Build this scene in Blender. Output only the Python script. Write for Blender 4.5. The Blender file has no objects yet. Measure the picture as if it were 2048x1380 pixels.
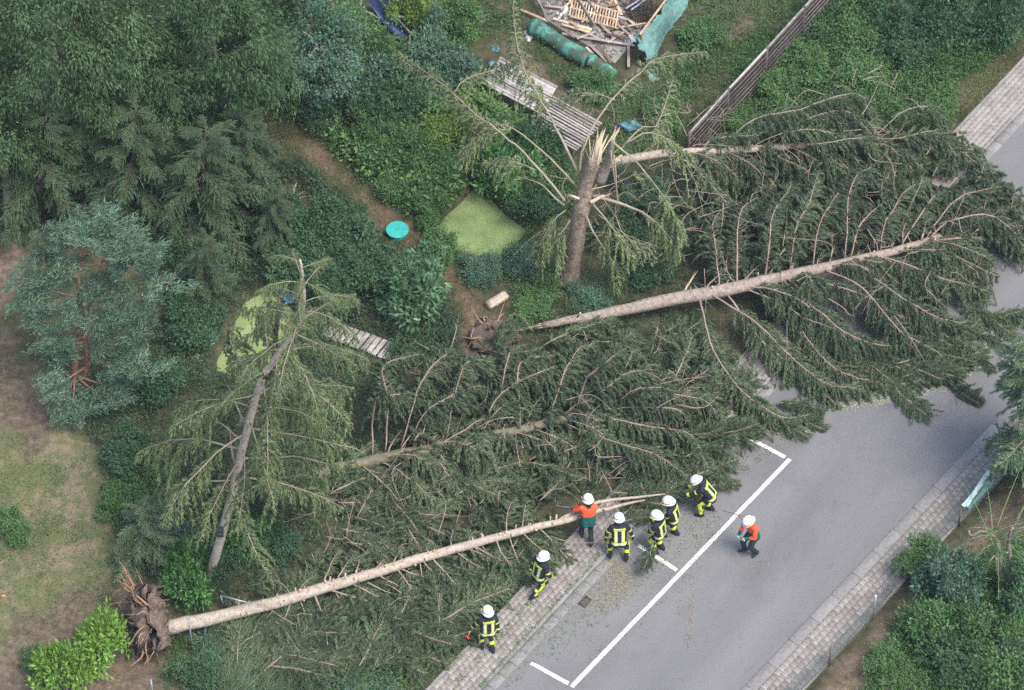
import bpy, math, random
import numpy as np
from mathutils import Vector, Matrix, Quaternion

# ---------------------------------------------------------------- camera, sky, sun, exposure
SC = bpy.context.scene
COL = SC.collection
D = 110.0
DEP = math.radians(50)
FP = 7370.0                      # focal length in photograph pixels (2048 wide)
CAM = np.array([0, -D*math.cos(DEP), D*math.sin(DEP)])
FW = np.array([0, math.cos(DEP), -math.sin(DEP)])
RT = np.array([1.0, 0, 0])
UPV = np.cross(RT, FW)
cd = bpy.data.cameras.new('camera')
cam = bpy.data.objects.new('camera', cd)
COL.objects.link(cam)
cam.location = CAM
cam.rotation_euler = (math.pi/2-DEP, 0, 0)
cd.sensor_width = 36
cd.lens = FP/2048*36
cd.clip_start = 1
cd.clip_end = 3000
SC.camera = cam

SUN_AZ = math.radians(-38)       # direction the light comes from, measured from +X (right) towards +Y (away)
SUN_EL = math.radians(62)
w = bpy.data.worlds.new('World')
SC.world = w
w.use_nodes = True
nt = w.node_tree
bg = nt.nodes['Background']
sky = nt.nodes.new('ShaderNodeTexSky')
sky.sky_type = 'NISHITA'
sky.sun_disc = False
sky.sun_elevation = SUN_EL
sky.sun_rotation = math.pi/2-SUN_AZ
sky.air_density = 1.0
sky.dust_density = 3.0
sky.ozone_density = 1.0
nt.links.new(sky.outputs[0], bg.inputs[0])
bg.inputs[1].default_value = 0.13
sl = bpy.data.lights.new('sun', 'SUN')
sl.energy = 1.5
sl.angle = math.radians(24)
sl.color = (1.0, 0.96, 0.9)
so = bpy.data.objects.new('sun', sl)
COL.objects.link(so)
sdir = Vector((math.cos(SUN_EL)*math.cos(SUN_AZ), math.cos(SUN_EL)*math.sin(SUN_AZ), math.sin(SUN_EL)))
so.rotation_euler = sdir.to_track_quat('Z', 'Y').to_euler()
so.location = sdir*60
SC.view_settings.view_transform = 'Standard'
SC.view_settings.look = 'None'
SC.view_settings.exposure = 1.25
SC.view_settings.gamma = 1.0
SC.cycles.use_denoising = False
SC.cycles.denoiser = 'OPENIMAGEDENOISE'
SC.cycles.denoising_input_passes = 'RGB_ALBEDO_NORMAL'
SC.cycles.denoising_prefilter = 'ACCURATE'
SC.cycles.max_bounces = 6
SC.cycles.diffuse_bounces = 3
SC.cycles.transmission_bounces = 3
SC.cycles.transparent_max_bounces = 4
SC.cycles.caustics_reflective = False
SC.cycles.caustics_refractive = False

# ---------------------------------------------------------------- helpers
rng = np.random.default_rng(11)
random.seed(5)
Z = np.array([0, 0, 1.0])

def at(px, py, z=0.0):
    """world point of height z seen at a photograph pixel"""
    d = FW + RT*(px-1024)/FP + UPV*(690-py)/FP
    return CAM + d*((z-CAM[2])/d[2])

def P(*pts):
    return np.array([at(*p) for p in pts])

def nrm(v):
    v = np.asarray(v, float)
    return v/np.maximum(np.linalg.norm(v, axis=-1, keepdims=True), 1e-9)

def lerp(a, b, t):
    return a+(b-a)*t

def sr(r, g, b):
    f = lambda c: ((c/255+0.055)/1.055)**2.4 if c > 10 else c/255/12.92
    return (f(r), f(g), f(b), 1.0)

def catmull(ctrl, n):
    c = np.asarray(ctrl, float)
    if len(c) == 2:
        t = np.linspace(0, 1, n)[:, None]
        return c[0]*(1-t)+c[1]*t
    c = np.vstack([2*c[0]-c[1], c, 2*c[-1]-c[-2]])
    m = len(c)-3
    t = np.linspace(0, m-1e-6, n)
    i = t.astype(int)
    f = (t-i)[:, None]
    p0, p1, p2, p3 = c[i], c[i+1], c[i+2], c[i+3]
    return 0.5*((2*p1)+(-p0+p2)*f+(2*p0-5*p1+4*p2-p3)*f*f+(-p0+3*p1-3*p2+p3)*f**3)

class Acc:
    def __init__(s):
        s.v = []; s.q = []; s.t = []; s.a = []; s.n = 0
    def add(s, V, q=None, t=None, tint=0.5):
        V = np.asarray(V, float).reshape(-1, 3)
        s.v.append(V)
        if q is not None and len(q): s.q.append(np.asarray(q, int).reshape(-1, 4)+s.n)
        if t is not None and len(t): s.t.append(np.asarray(t, int).reshape(-1, 3)+s.n)
        a = np.empty(len(V)); a[:] = tint
        s.a.append(a)
        s.n += len(V)
        return s
    def mesh(s, name, mat=None, smooth=False):
        me = bpy.data.meshes.new(name)
        V = np.vstack(s.v) if s.v else np.zeros((0, 3))
        q = np.vstack(s.q) if s.q else np.zeros((0, 4), int)
        t = np.vstack(s.t) if s.t else np.zeros((0, 3), int)
        me.vertices.add(len(V))
        me.vertices.foreach_set('co', V.astype(np.float32).ravel())
        me.loops.add(len(q)*4+len(t)*3)
        me.loops.foreach_set('vertex_index', np.concatenate([q.ravel(), t.ravel()]).astype(np.int32))
        me.polygons.add(len(q)+len(t))
        ls = np.concatenate([np.arange(len(q))*4, len(q)*4+np.arange(len(t))*3]).astype(np.int32)
        me.polygons.foreach_set('loop_start', ls)
        me.update(calc_edges=True)
        if smooth:
            me.polygons.foreach_set('use_smooth', np.ones(len(ls), bool))
        at_ = me.attributes.new('tint', 'FLOAT', 'POINT')
        at_.data.foreach_set('value', np.concatenate(s.a).astype(np.float32) if s.a else np.zeros(0, np.float32))
        if mat is not None:
            me.materials.append(mat)
        return me

def tag(o, label=None, cat=None, group=None, kind=None):
    if label: o['label'] = label
    if cat: o['category'] = cat
    if group: o['group'] = group
    if kind: o['kind'] = kind
    return o

def link(name, me, parent=None):
    o = bpy.data.objects.new(name, me)
    COL.objects.link(o)
    if parent is not None:
        o.parent = parent
    return o

def empty(name, loc, label, cat, group=None, rz=0.0):
    o = bpy.data.objects.new(name, None)
    COL.objects.link(o)
    o.location = loc
    o.rotation_euler = (0, 0, rz)
    o.empty_display_size = 0.2
    return tag(o, label, cat, group)

def wpart(name, acc, mat, parent, smooth=False, kind=None):
    """a part whose mesh is given in world coordinates (parent = top-level empty without rotation, or its child at identity)"""
    o = link(name, acc.mesh(name, mat, smooth), parent)
    p = parent
    if p.parent is None and p.type == 'EMPTY':
        o.location = -Vector(p.location)
    if kind: o['kind'] = kind
    return o

def frames(path):
    T = np.gradient(path, axis=0)
    T = nrm(T)
    ref = np.where(np.abs(T[:, 2:3]) > 0.95, np.array([[1.0, 0, 0]]), Z[None])
    A = nrm(np.cross(T, ref))
    B = np.cross(T, A)
    return T, A, B

def tube(acc, path, rad, sides=6, tint=0.5, cap=True, lump=0.0):
    path = np.asarray(path, float)
    n = len(path)
    rad = np.ones(n)*np.asarray(rad)
    T, A, B = frames(path)
    th = np.arange(sides)/sides*2*math.pi
    rr = rad[:, None]*(1+lump*rng.normal(size=(n, sides)))
    V = path[:, None]+rr[..., None]*(np.cos(th)[None, :, None]*A[:, None]+np.sin(th)[None, :, None]*B[:, None])
    i = np.arange(n-1)[:, None]; j = np.arange(sides)[None]
    a = i*sides+j; b = i*sides+(j+1) % sides
    q = np.stack([a, b, b+sides, a+sides], -1).reshape(-1, 4)
    V = V.reshape(-1, 3)
    t = None
    if cap:
        k = len(V)
        V = np.vstack([V, path[0], path[-1]])
        j = np.arange(sides)
        t = np.vstack([np.stack([(j+1) % sides, j, np.full(sides, k)], -1),
                       np.stack([(n-1)*sides+j, (n-1)*sides+(j+1) % sides, np.full(sides, k+1)], -1)])
    acc.add(V, q, t, tint)
    return acc

def box(acc, c, ax, ay, az, tint=0.5, bev=0.0):
    """box from centre and three half-extent vectors; bev chamfers the top edges"""
    c, ax, ay, az = [np.asarray(v, float) for v in (c, ax, ay, az)]
    s = [(-1, -1), (1, -1), (1, 1), (-1, 1)]
    lo = [c+ax*i+ay*j-az for i, j in s]
    if bev > 0:
        la, lb, lc = [np.linalg.norm(v) for v in (ax, ay, az)]
        mi = [c+ax*i+ay*j+az*(1-min(1, bev/lc)) for i, j in s]
        hi = [c+ax*i*(1-bev/la)+ay*j*(1-bev/lb)+az for i, j in s]
        V = lo+mi+hi
        q = [(3, 2, 1, 0), (8, 9, 10, 11)]
        for k in range(4):
            m = (k+1) % 4
            q += [(k, m, m+4, k+4), (k+4, m+4, m+8, k+8)]
    else:
        hi = [c+ax*i+ay*j+az for i, j in s]
        V = lo+hi
        q = [(3, 2, 1, 0), (4, 5, 6, 7)]+[(k, (k+1) % 4, (k+1) % 4+4, k+4) for k in range(4)]
    acc.add(V, q, None, tint)
    return acc

def beam(acc, a, b, wd, th, tint=0.5, bev=0.004):
    """plank from a to b, width wd (horizontal), thickness th"""
    a, b = np.asarray(a, float), np.asarray(b, float)
    x = (b-a)/2
    y = nrm(np.cross(Z, x))
    z = nrm(np.cross(x, y))
    return box(acc, (a+b)/2, x, y*wd/2, z*th/2, tint, bev)

def kites(acc, Pb, Dr, U, L, W, tint):
    """leaf-shaped faces: base point, direction, width direction"""
    L = np.asarray(L)[:, None]; W = np.asarray(W)[:, None]
    N = np.cross(Dr, U)
    m = Pb+Dr*L*0.45+N*W*0.12
    V = np.stack([Pb, m+U*W/2, Pb+Dr*L, m-U*W/2], 1)
    n = len(Pb)
    q = np.arange(n*4).reshape(n, 4)
    acc.add(V.reshape(-1, 3), q, None, np.repeat(tint, 4))

def spikes(acc, Pb, Dr, U, L, W, tint):
    L = np.asarray(L)[:, None]; W = np.asarray(W)[:, None]
    V = np.stack([Pb-U*W/2, Pb+U*W/2, Pb+Dr*L], 1)
    n = len(Pb)
    acc.add(V.reshape(-1, 3), None, np.arange(n*3).reshape(n, 3), np.repeat(tint, 3))

def rdir(n, rg=rng):
    return nrm(rg.normal(size=(n, 3)))

def perp(Dr, rg=rng):
    return nrm(np.cross(Dr, rdir(len(Dr), rg)))

def poly_sd(pts, poly):
    """signed distance to a polygon in the ground plane, negative inside"""
    p = np.asarray(pts)[:, :2]
    v = np.asarray(poly)[:, :2]
    d = np.full(len(p), 1e9); ins = np.zeros(len(p), bool)
    for i in range(len(v)):
        a, b = v[i], v[(i+1) % len(v)]
        e = b-a
        t = np.clip(((p-a)@e)/(e@e+1e-12), 0, 1)
        d = np.minimum(d, np.linalg.norm(p-a-t[:, None]*e, axis=1))
        c = ((a[1] > p[:, 1]) != (b[1] > p[:, 1]))
        with np.errstate(divide='ignore', invalid='ignore'):
            xx = (b[0]-a[0])*(p[:, 1]-a[1])/(b[1]-a[1]+1e-12)+a[0]
        ins ^= c & (p[:, 0] < xx)
    return np.where(ins, -d, d)

def in_poly(poly, n, rg=rng):
    v = np.asarray(poly)[:, :2]
    lo, hi = v.min(0), v.max(0)
    out = []; k = 0
    while k < n:
        c = lo+(hi-lo)*rg.random((n*3, 2))
        c = c[poly_sd(c, v) < 0]
        out.append(c); k += len(c)
    c = np.vstack(out)[:n]
    return np.column_stack([c, np.zeros(n)])

def wnoise(p, s=1.0, seed=0):
    """smooth pseudo noise in the plane, about -1..1"""
    r = np.random.default_rng(seed)
    o = np.zeros(len(p))
    for k in range(7):
        a = r.random()*6.28; f = s*(0.6+1.6*r.random())
        o += np.sin((p[:, 0]*math.cos(a)+p[:, 1]*math.sin(a))*f+r.random()*6.28)
    return o/3.2

# ---------------------------------------------------------------- materials
def mat(name, stops, src='noise', scale=6.0, detail=5.0, rough=0.8, bump=0.0, bscale=None, transl=0.0, mixn=0.35,
        spec=0.3, metal=0.0, stretch=None, obj_rand=0.0):
    m = bpy.data.materials.new(name)
    m.use_nodes = True
    t = m.node_tree
    b = t.nodes['Principled BSDF']
    b.inputs['Roughness'].default_value = rough
    b.inputs['Specular IOR Level'].default_value = spec
    b.inputs['Metallic'].default_value = metal
    ramp = t.nodes.new('ShaderNodeValToRGB')
    el = ramp.color_ramp.elements
    while len(el) < len(stops): el.new(0.5)
    for e, (p, c) in zip(el, stops):
        e.position = p; e.color = c if len(c) == 4 else (*c, 1)
    fac = None
    if src in ('noise', 'both'):
        tc = t.nodes.new('ShaderNodeTexCoord')
        no = t.nodes.new('ShaderNodeTexNoise')
        no.inputs['Scale'].default_value = scale
        no.inputs['Detail'].default_value = detail
        no.inputs['Roughness'].default_value = 0.65
        if stretch:
            mp = t.nodes.new('ShaderNodeMapping')
            mp.inputs['Scale'].default_value = stretch
            t.links.new(tc.outputs['Object'], mp.inputs[0])
            t.links.new(mp.outputs[0], no.inputs['Vector'])
        else:
            t.links.new(tc.outputs['Object'], no.inputs['Vector'])
        fac = no.outputs['Fac']
    if src in ('tint', 'both'):
        an = t.nodes.new('ShaderNodeAttribute')
        an.attribute_name = 'tint'
        if fac is None:
            fac = an.outputs['Fac']
        else:
            mx = t.nodes.new('ShaderNodeMix')
            mx.inputs[0].default_value = mixn
            t.links.new(an.outputs['Fac'], mx.inputs[2])
            t.links.new(fac, mx.inputs[3])
            fac = mx.outputs[0]
    if obj_rand:
        oi = t.nodes.new('ShaderNodeObjectInfo')
        ma = t.nodes.new('ShaderNodeMath'); ma.operation = 'MULTIPLY_ADD'
        t.links.new(oi.outputs['Random'], ma.inputs[0])
        ma.inputs[1].default_value = obj_rand
        mb = t.nodes.new('ShaderNodeMath'); mb.operation = 'SUBTRACT'
        t.links.new(fac, mb.inputs[0]); mb.inputs[1].default_value = obj_rand/2
        t.links.new(mb.outputs[0], ma.inputs[2])
        fac = ma.outputs[0]
    t.links.new(fac, ramp.inputs[0])
    t.links.new(ramp.outputs[0], b.inputs['Base Color'])
    if bump:
        bn = t.nodes.new('ShaderNodeTexNoise')
        bn.inputs['Scale'].default_value = bscale or scale*4
        bn.inputs['Detail'].default_value = 4
        tc2 = t.nodes.new('ShaderNodeTexCoord')
        t.links.new(tc2.outputs['Object'], bn.inputs['Vector'])
        bp = t.nodes.new('ShaderNodeBump')
        bp.inputs['Strength'].default_value = bump
        bp.inputs['Distance'].default_value = 0.03
        t.links.new(bn.outputs['Fac'], bp.inputs['Height'])
        t.links.new(bp.outputs[0], b.inputs['Normal'])
    if transl:
        tr = t.nodes.new('ShaderNodeBsdfTranslucent')
        t.links.new(ramp.outputs[0], tr.inputs[0])
        ms = t.nodes.new('ShaderNodeMixShader')
        ms.inputs[0].default_value = transl
        t.links.new(b.outputs[0], ms.inputs[1])
        t.links.new(tr.outputs[0], ms.inputs[2])
        t.links.new(ms.outputs[0], t.nodes['Material Output'].inputs[0])
    return m

def flat(name, c, rough=0.7, spec=0.3, metal=0.0):
    c = c if len(c) == 4 else (*c, 1)
    k = lambda f: tuple(min(1, x*f) for x in c[:3])+(1,)
    return mat(name, [(0.3, k(0.82)), (0.7, k(1.12))], scale=9, rough=rough, spec=spec, metal=metal)

def foliage(name, dark, mid, light, transl=0.25, rough=0.55, spec=0.3, obj_rand=0.15):
    dark, mid, light = [tuple(np.array(c)*np.array([1.18, 1.32, 1.32])) for c in (dark, mid, light)]
    return mat(name, [(0.0, dark), (0.5, mid), (1.0, light)], src='tint', rough=rough, transl=transl, spec=spec, obj_rand=obj_rand)

MT = {}
MT['bark'] = mat('spruce_bark', [(0.3, (.17, .125, .105)), (0.48, (.30, .245, .205)), (0.7, (.43, .375, .325))], scale=9, detail=9, rough=.95, bump=.9, bscale=35)
MT['bark_pale'] = mat('pale_bark', [(0.3, (.27, .21, .165)), (0.48, (.48, .40, .325)), (0.7, (.6, .53, .45))], scale=9, detail=9, rough=.95, bump=.7, bscale=35)
MT['bark_light'] = mat('light_bark', [(0.3, (.20, .155, .12)), (0.45, (.38, .315, .245)), (0.7, (.52, .45, .36))], scale=9, detail=9, rough=.95, bump=.9, bscale=35)
MT['bark_snag'] = mat('snag_bark', [(0.3, (.12, .088, .062)), (0.5, (.28, .215, .16)), (0.72, (.42, .35, .28))], scale=8, detail=9, rough=.95, bump=1.0, bscale=22)
MT['bark_moss'] = mat('mossy_bark', [(0.25, (.09, .085, .05)), (0.55, (.18, .165, .105)), (0.8, (.27, .25, .18))], scale=6, rough=.95, bump=.6, bscale=25)
MT['bark_grey'] = mat('grey_bark', [(0.25, (.12, .105, .085)), (0.55, (.23, .2, .165)), (0.8, (.34, .31, .27))], scale=5, rough=.95, bump=.8, bscale=18)
MT['bark_dark'] = mat('dark_bark', [(0.25, (.07, .05, .045)), (0.7, (.16, .115, .1))], scale=6, rough=.95, bump=.8, bscale=20)
MT['bark_pine'] = mat('pine_bark', [(0.25, (.15, .078, .05)), (0.55, (.27, .15, .10)), (0.8, (.36, .25, .19))], scale=6, rough=.9, bump=.6)
MT['branch'] = mat('branch_bark', [(0.2, (.17, .125, .10)), (0.5, (.32, .24, .195)), (0.8, (.43, .35, .29))], scale=3, rough=.9)
MT['branch_grey'] = mat('grey_branch', [(0.2, (.17, .14, .10)), (0.5, (.30, .255, .185)), (0.8, (.42, .38, .3))], scale=3, rough=.9)
MT['splinter'] = mat('torn_wood', [(0.2, (.36, .26, .165)), (0.5, (.56, .45, .32)), (0.8, (.70, .61, .48))], scale=10, rough=.8, bump=.4, stretch=(1, 1, .15))
MT['cut'] = flat('sawn_wood', (.68, .53, .36))
MT['needle_fallen'] = foliage('fallen_spruce_needles', (.028, .040, .024), (.062, .080, .044), (.125, .15, .078), transl=.15)
MT['needle_mid'] = foliage('olive_spruce_needles', (.036, .048, .025), (.08, .10, .052), (.155, .18, .092), transl=.15)
MT['needle_stand'] = foliage('standing_spruce_needles', (.065, .08, .032), (.135, .16, .068), (.235, .26, .115), transl=.25)
MT['needle_snag'] = foliage('snag_spruce_needles', (.075, .09, .04), (.15, .17, .075), (.25, .27, .13), transl=.2)
MT['needle_dark'] = foliage('dark_conifer_needles', (.03, .052, .03), (.075, .11, .055), (.14, .18, .085), transl=.2)
MT['needle_pine'] = foliage('blue_pine_needles', (.026, .046, .03), (.078, .125, .078), (.18, .25, .165), transl=.2)
MT['needle_fir'] = foliage('fir_needles', (.05, .075, .045), (.115, .155, .085), (.2, .25, .13), transl=.15)
MT['leaf_ash'] = foliage('pale_tree_leaves', (.02, .042, .016), (.052, .09, .034), (.14, .19, .075), transl=.3)
MT['leaf_mid'] = foliage('bush_leaves', (.03, .065, .02), (.07, .135, .042), (.14, .23, .075), transl=.3)
MT['leaf_dark'] = foliage('dark_bush_leaves', (.02, .045, .022), (.045, .09, .04), (.09, .15, .07), transl=.25)
MT['leaf_blue'] = foliage('bluegreen_bush_leaves', (.03, .065, .045), (.075, .13, .085), (.15, .23, .15), transl=.3)
MT['leaf_yellow'] = foliage('yellowgreen_leaves', (.07, .11, .02), (.145, .2, .04), (.26, .32, .08), transl=.35)
MT['leaf_bright'] = foliage('bright_laurel_leaves', (.07, .13, .022), (.17, .28, .048), (.30, .43, .10), transl=.35, rough=.4)
MT['leaf_laurel'] = foliage('laurel_leaves', (.03, .08, .022), (.075, .17, .045), (.16, .30, .09), transl=.3, rough=.35)
MT['leaf_rhodo'] = foliage('rhododendron_leaves', (.03, .07, .035), (.08, .15, .07), (.2, .30, .16), transl=.25, rough=.35)
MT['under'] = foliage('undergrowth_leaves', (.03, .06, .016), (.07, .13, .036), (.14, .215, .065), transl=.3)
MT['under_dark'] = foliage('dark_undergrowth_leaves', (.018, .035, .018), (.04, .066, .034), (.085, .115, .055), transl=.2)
MT['grass'] = foliage('lawn_grass', (.06, .085, .025), (.13, .165, .05), (.25, .25, .10), transl=.3)
MT['leaf_weed'] = foliage('broad_weed_leaves', (.045, .09, .022), (.10, .175, .05), (.19, .28, .09), transl=.35)
MT['tall_grass'] = foliage('tall_grass_blades', (.065, .09, .05), (.135, .165, .09), (.26, .29, .165), transl=.3)
MT['straw_pale'] = foliage('pale_straw', (.15, .145, .08), (.28, .26, .17), (.44, .41, .29), transl=.1)
MT['straw'] = foliage('straw_and_chips', (.12, .08, .035), (.28, .19, .09), (.48, .36, .19), transl=.1)

# ---------------------------------------------------------------- ground
PIT = at(262, 1232)
POND1 = P((948, 372), (962, 385), (985, 398), (1010, 424), (1056, 458), (1040, 480), (1015, 500), (988, 522), (950, 512), (915, 498), (885, 478), (872, 452), (890, 428), (915, 405), (930, 390))
POND2 = P((486, 600), (530, 578), (575, 600), (600, 660), (580, 720), (520, 752), (455, 750), (425, 728), (448, 690), (470, 640))
LAWN = P((-250, 640), (40, 700), (120, 830), (210, 880), (235, 960), (250, 1090), (215, 1210), (150, 1290), (-60, 1420), (-300, 1420))
BARE = [P((-200, 380), (60, 430), (40, 560), (0, 640), (60, 760), (140, 840), (60, 900), (-200, 700)),
        P((40, 1230), (250, 1150), (340, 1220), (400, 1420), (-40, 1420)),
        P((1030, 560), (1130, 540), (1165, 575), (1090, 600), (1040, 620)),
        P((930, 650), (990, 630), (1040, 690), (1000, 730), (930, 720)),
        P((1030, 80), (1150, 170), (1170, 230), (1090, 180), (1000, 110)),
        P((1400, -40), (1560, -40), (1540, 40), (1470, 130), (1420, 80)),
        P((1920, 150), (2048, 90), (2048, 130), (1940, 235), (1890, 190)),
        P((1608, 1420), (2060, 930), (2120, 1000), (1900, 1160), (1800, 1280), (1760, 1440)),
        P((1400, 690), (1470, 660), (1500, 700), (1460, 760), (1420, 740))]
PATH = P((470, 200), (560, 262), (640, 322), (720, 392), (775, 445), (840, 505), (905, 560), (940, 620), (960, 690))

def seg_dist(p, line):
    d = np.full(len(p), 1e9)
    for a, b in zip(line[:-1, :2], line[1:, :2]):
        e = b-a
        t = np.clip(((p[:, :2]-a)@e)/(e@e), 0, 1)
        d = np.minimum(d, np.linalg.norm(p[:, :2]-a-t[:, None]*e, axis=1))
    return d

def sstep(x, a, b):
    t = np.clip((x-a)/(b-a), 0, 1)
    return t*t*(3-2*t)

def axis_coords(lo, hi, st, far):
    inner = np.arange(lo, hi+st/2, st)
    g = st*1.6**np.arange(1, 18)
    out = np.cumsum(g); out = out[out < far]
    return np.concatenate([lo-out[::-1], inner, hi+out])

gx = axis_coords(-19, 19, 0.2, 700); gy = axis_coords(-15, 18, 0.2, 700)
GX, GY = np.meshgrid(gx, gy, indexing='ij')
gp = np.column_stack([GX.ravel(), GY.ravel(), np.zeros(GX.size)])

# the road edges
UL = nrm(at(2048, 244)-at(991, 1380)); NL = np.array([UL[1], -UL[0], 0])
UR = nrm(at(1925, 910)-at(1491, 1371)); NR = np.array([UR[1], -UR[0], 0])
OL = at(991, 1380); ORR = at(1491, 1371)
def L_(s, n, z=0.0): return OL+UL*s+NL*n+Z*z
def R_(s, n, z=0.0): return ORR+UR*s+NR*n+Z*z
dl = (gp-OL)@NL; dr = (gp-ORR)@NR
onroad = (dl > -1.5) & (dr < 1.35)
gz = 0.05*wnoise(gp, .9, 3)+0.03*wnoise(gp, 2.7, 4)+0.05
gz += -0.55*np.exp(-((gp[:, :2]-PIT[:2])**2).sum(1)/0.75)
sd1 = poly_sd(gp, POND1); sd2 = poly_sd(gp, POND2)
near = np.minimum(sd1, sd2)
gz = np.where(near < 0.5, lerp(-0.45*sstep(-near, -.05, .35)-.02, gz, sstep(near, 0, .5)), gz)
rd = np.maximum(-1.5-dl, dr-1.35)
gz = np.where(rd < 0.3, lerp(-0.06, gz, sstep(rd, -.05, .3)), gz)
far = np.maximum(np.abs(gp[:, 0])-22, np.abs(gp[:, 1])-20)
gz = np.where(far > 0, np.minimum(gz, 0.0)*0-0.06, gz)
gp[:, 2] = gz
jit = 0.25*wnoise(gp, 2.2, 8)+0.15*wnoise(gp, 5.5, 9)
lawn = sstep(-(poly_sd(gp, LAWN)+jit), -.3, .3)
bare = np.zeros(len(gp))
for b_ in BARE:
    bare = np.maximum(bare, sstep(-(poly_sd(gp, b_)+jit*1.2), -.25, .25))
bare = np.maximum(bare, np.exp(-((gp[:, :2]-PIT[:2])**2).sum(1)/0.9))
pathw = sstep(-(seg_dist(gp, PATH)-.26+jit*.9), -.15, .2)
acc = Acc()
nx, ny = GX.shape
ii = np.arange(nx-1)[:, None]; jj = np.arange(ny-1)[None]
a_ = ii*ny+jj
acc.add(gp, np.stack([a_, a_+ny, a_+ny+1, a_+1], -1).reshape(-1, 4))
gm = acc.mesh('ground', None, True)
for nm_, arr in (('lawn', lawn), ('bare', bare), ('path', pathw)):
    q_ = gm.attributes.new(nm_, 'FLOAT', 'POINT')
    q_.data.foreach_set('value', arr.astype(np.float32))

def ground_material():
    m = bpy.data.materials.new('garden_ground'); m.use_nodes = True
    t = m.node_tree; b = t.nodes['Principled BSDF']
    b.inputs['Roughness'].default_value = .95
    b.inputs['Specular IOR Level'].default_value = .1
    tc = t.nodes.new('ShaderNodeTexCoord')
    def noise(sc, det=6):
        n = t.nodes.new('ShaderNodeTexNoise'); n.inputs['Scale'].default_value = sc; n.inputs['Detail'].default_value = det
        n.inputs['Roughness'].default_value = .7
        t.links.new(tc.outputs['Object'], n.inputs['Vector']); return n.outputs['Fac']
    def ramp(f, st):
        r = t.nodes.new('ShaderNodeValToRGB'); e = r.color_ramp.elements
        while len(e) < len(st): e.new(.5)
        for x, (p, c) in zip(e, st): x.position = p; x.color = (*c, 1)
        t.links.new(f, r.inputs[0]); return r.outputs[0]
    def mix(f, a, c):
        x = t.nodes.new('ShaderNodeMix'); x.data_type = 'RGBA'
        t.links.new(f, x.inputs[0]); t.links.new(a, x.inputs[6]); t.links.new(c, x.inputs[7]); return x.outputs[2]
    def attr(n):
        a = t.nodes.new('ShaderNodeAttribute'); a.attribute_name = n; return a.outputs['Fac']
    c = ramp(noise(2.2), [(.3, (.03, .032, .02)), (.5, (.06, .062, .034)), (.68, (.12, .10, .065))])
    lw = ramp(noise(.9), [(.34, (.25, .19, .135)), (.43, (.20, .165, .10)), (.50, (.095, .115, .045)), (.60, (.085, .11, .04)), (.68, (.19, .165, .085))])
    lw2 = ramp(noise(14), [(.3, (.07, .08, .032)), (.55, (.25, .205, .135))])
    x = t.nodes.new('ShaderNodeMix'); x.data_type = 'RGBA'; x.inputs[0].default_value = .3
    t.links.new(lw, x.inputs[6]); t.links.new(lw2, x.inputs[7])
    c = mix(attr('lawn'), c, x.outputs[2])
    c = mix(attr('bare'), c, ramp(noise(5), [(.3, (.065, .052, .036)), (.5, (.125, .098, .07)), (.7, (.205, .165, .125))]))
    c = mix(attr('path'), c, ramp(noise(7), [(.3, (.07, .06, .035)), (.5, (.14, .10, .065)), (.7, (.20, .155, .10))]))
    t.links.new(c, b.inputs['Base Color'])
    bp = t.nodes.new('ShaderNodeBump'); bp.inputs['Strength'].default_value = .7; bp.inputs['Distance'].default_value = .04
    t.links.new(noise(16), bp.inputs['Height']); t.links.new(bp.outputs[0], b.inputs['Normal'])
    return m
gm.materials.append(ground_material())
tag(link('ground', gm), kind='structure')

# ---------------------------------------------------------------- ponds
duck = mat('duckweed', [(0.25, (.15, .205, .07)), (0.5, (.205, .27, .10)), (0.75, (.26, .33, .14))], scale=1.6, detail=9, rough=.75, bump=.25, bscale=45)
for poly, lab in ((POND1, 'garden pond covered by smooth pale green duckweed beside the snag'), (POND2, 'green duckweed pond half hidden by the leaning spruce')):
    c = poly.mean(0)
    k = 6
    loop = catmull(np.vstack([poly, poly[:1]]), len(poly)*k)[:-1]
    rings = [loop*f+c*(1-f) for f in (1.06, .7, .35)]
    V = np.vstack(rings+[c]); V[:, 2] = -0.09
    n = len(loop); j = np.arange(n)
    q = np.vstack([np.stack([r*n+j, r*n+(j+1) % n, (r+1)*n+(j+1) % n, (r+1)*n+j], -1) for r in range(2)])
    t_ = np.stack([2*n+j, 2*n+(j+1) % n, np.full(n, 3*n)], -1)
    a = Acc().add(V, q, t_)
    tag(link('pond_water', a.mesh('pond_water', duck)), lab, kind='structure')

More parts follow.
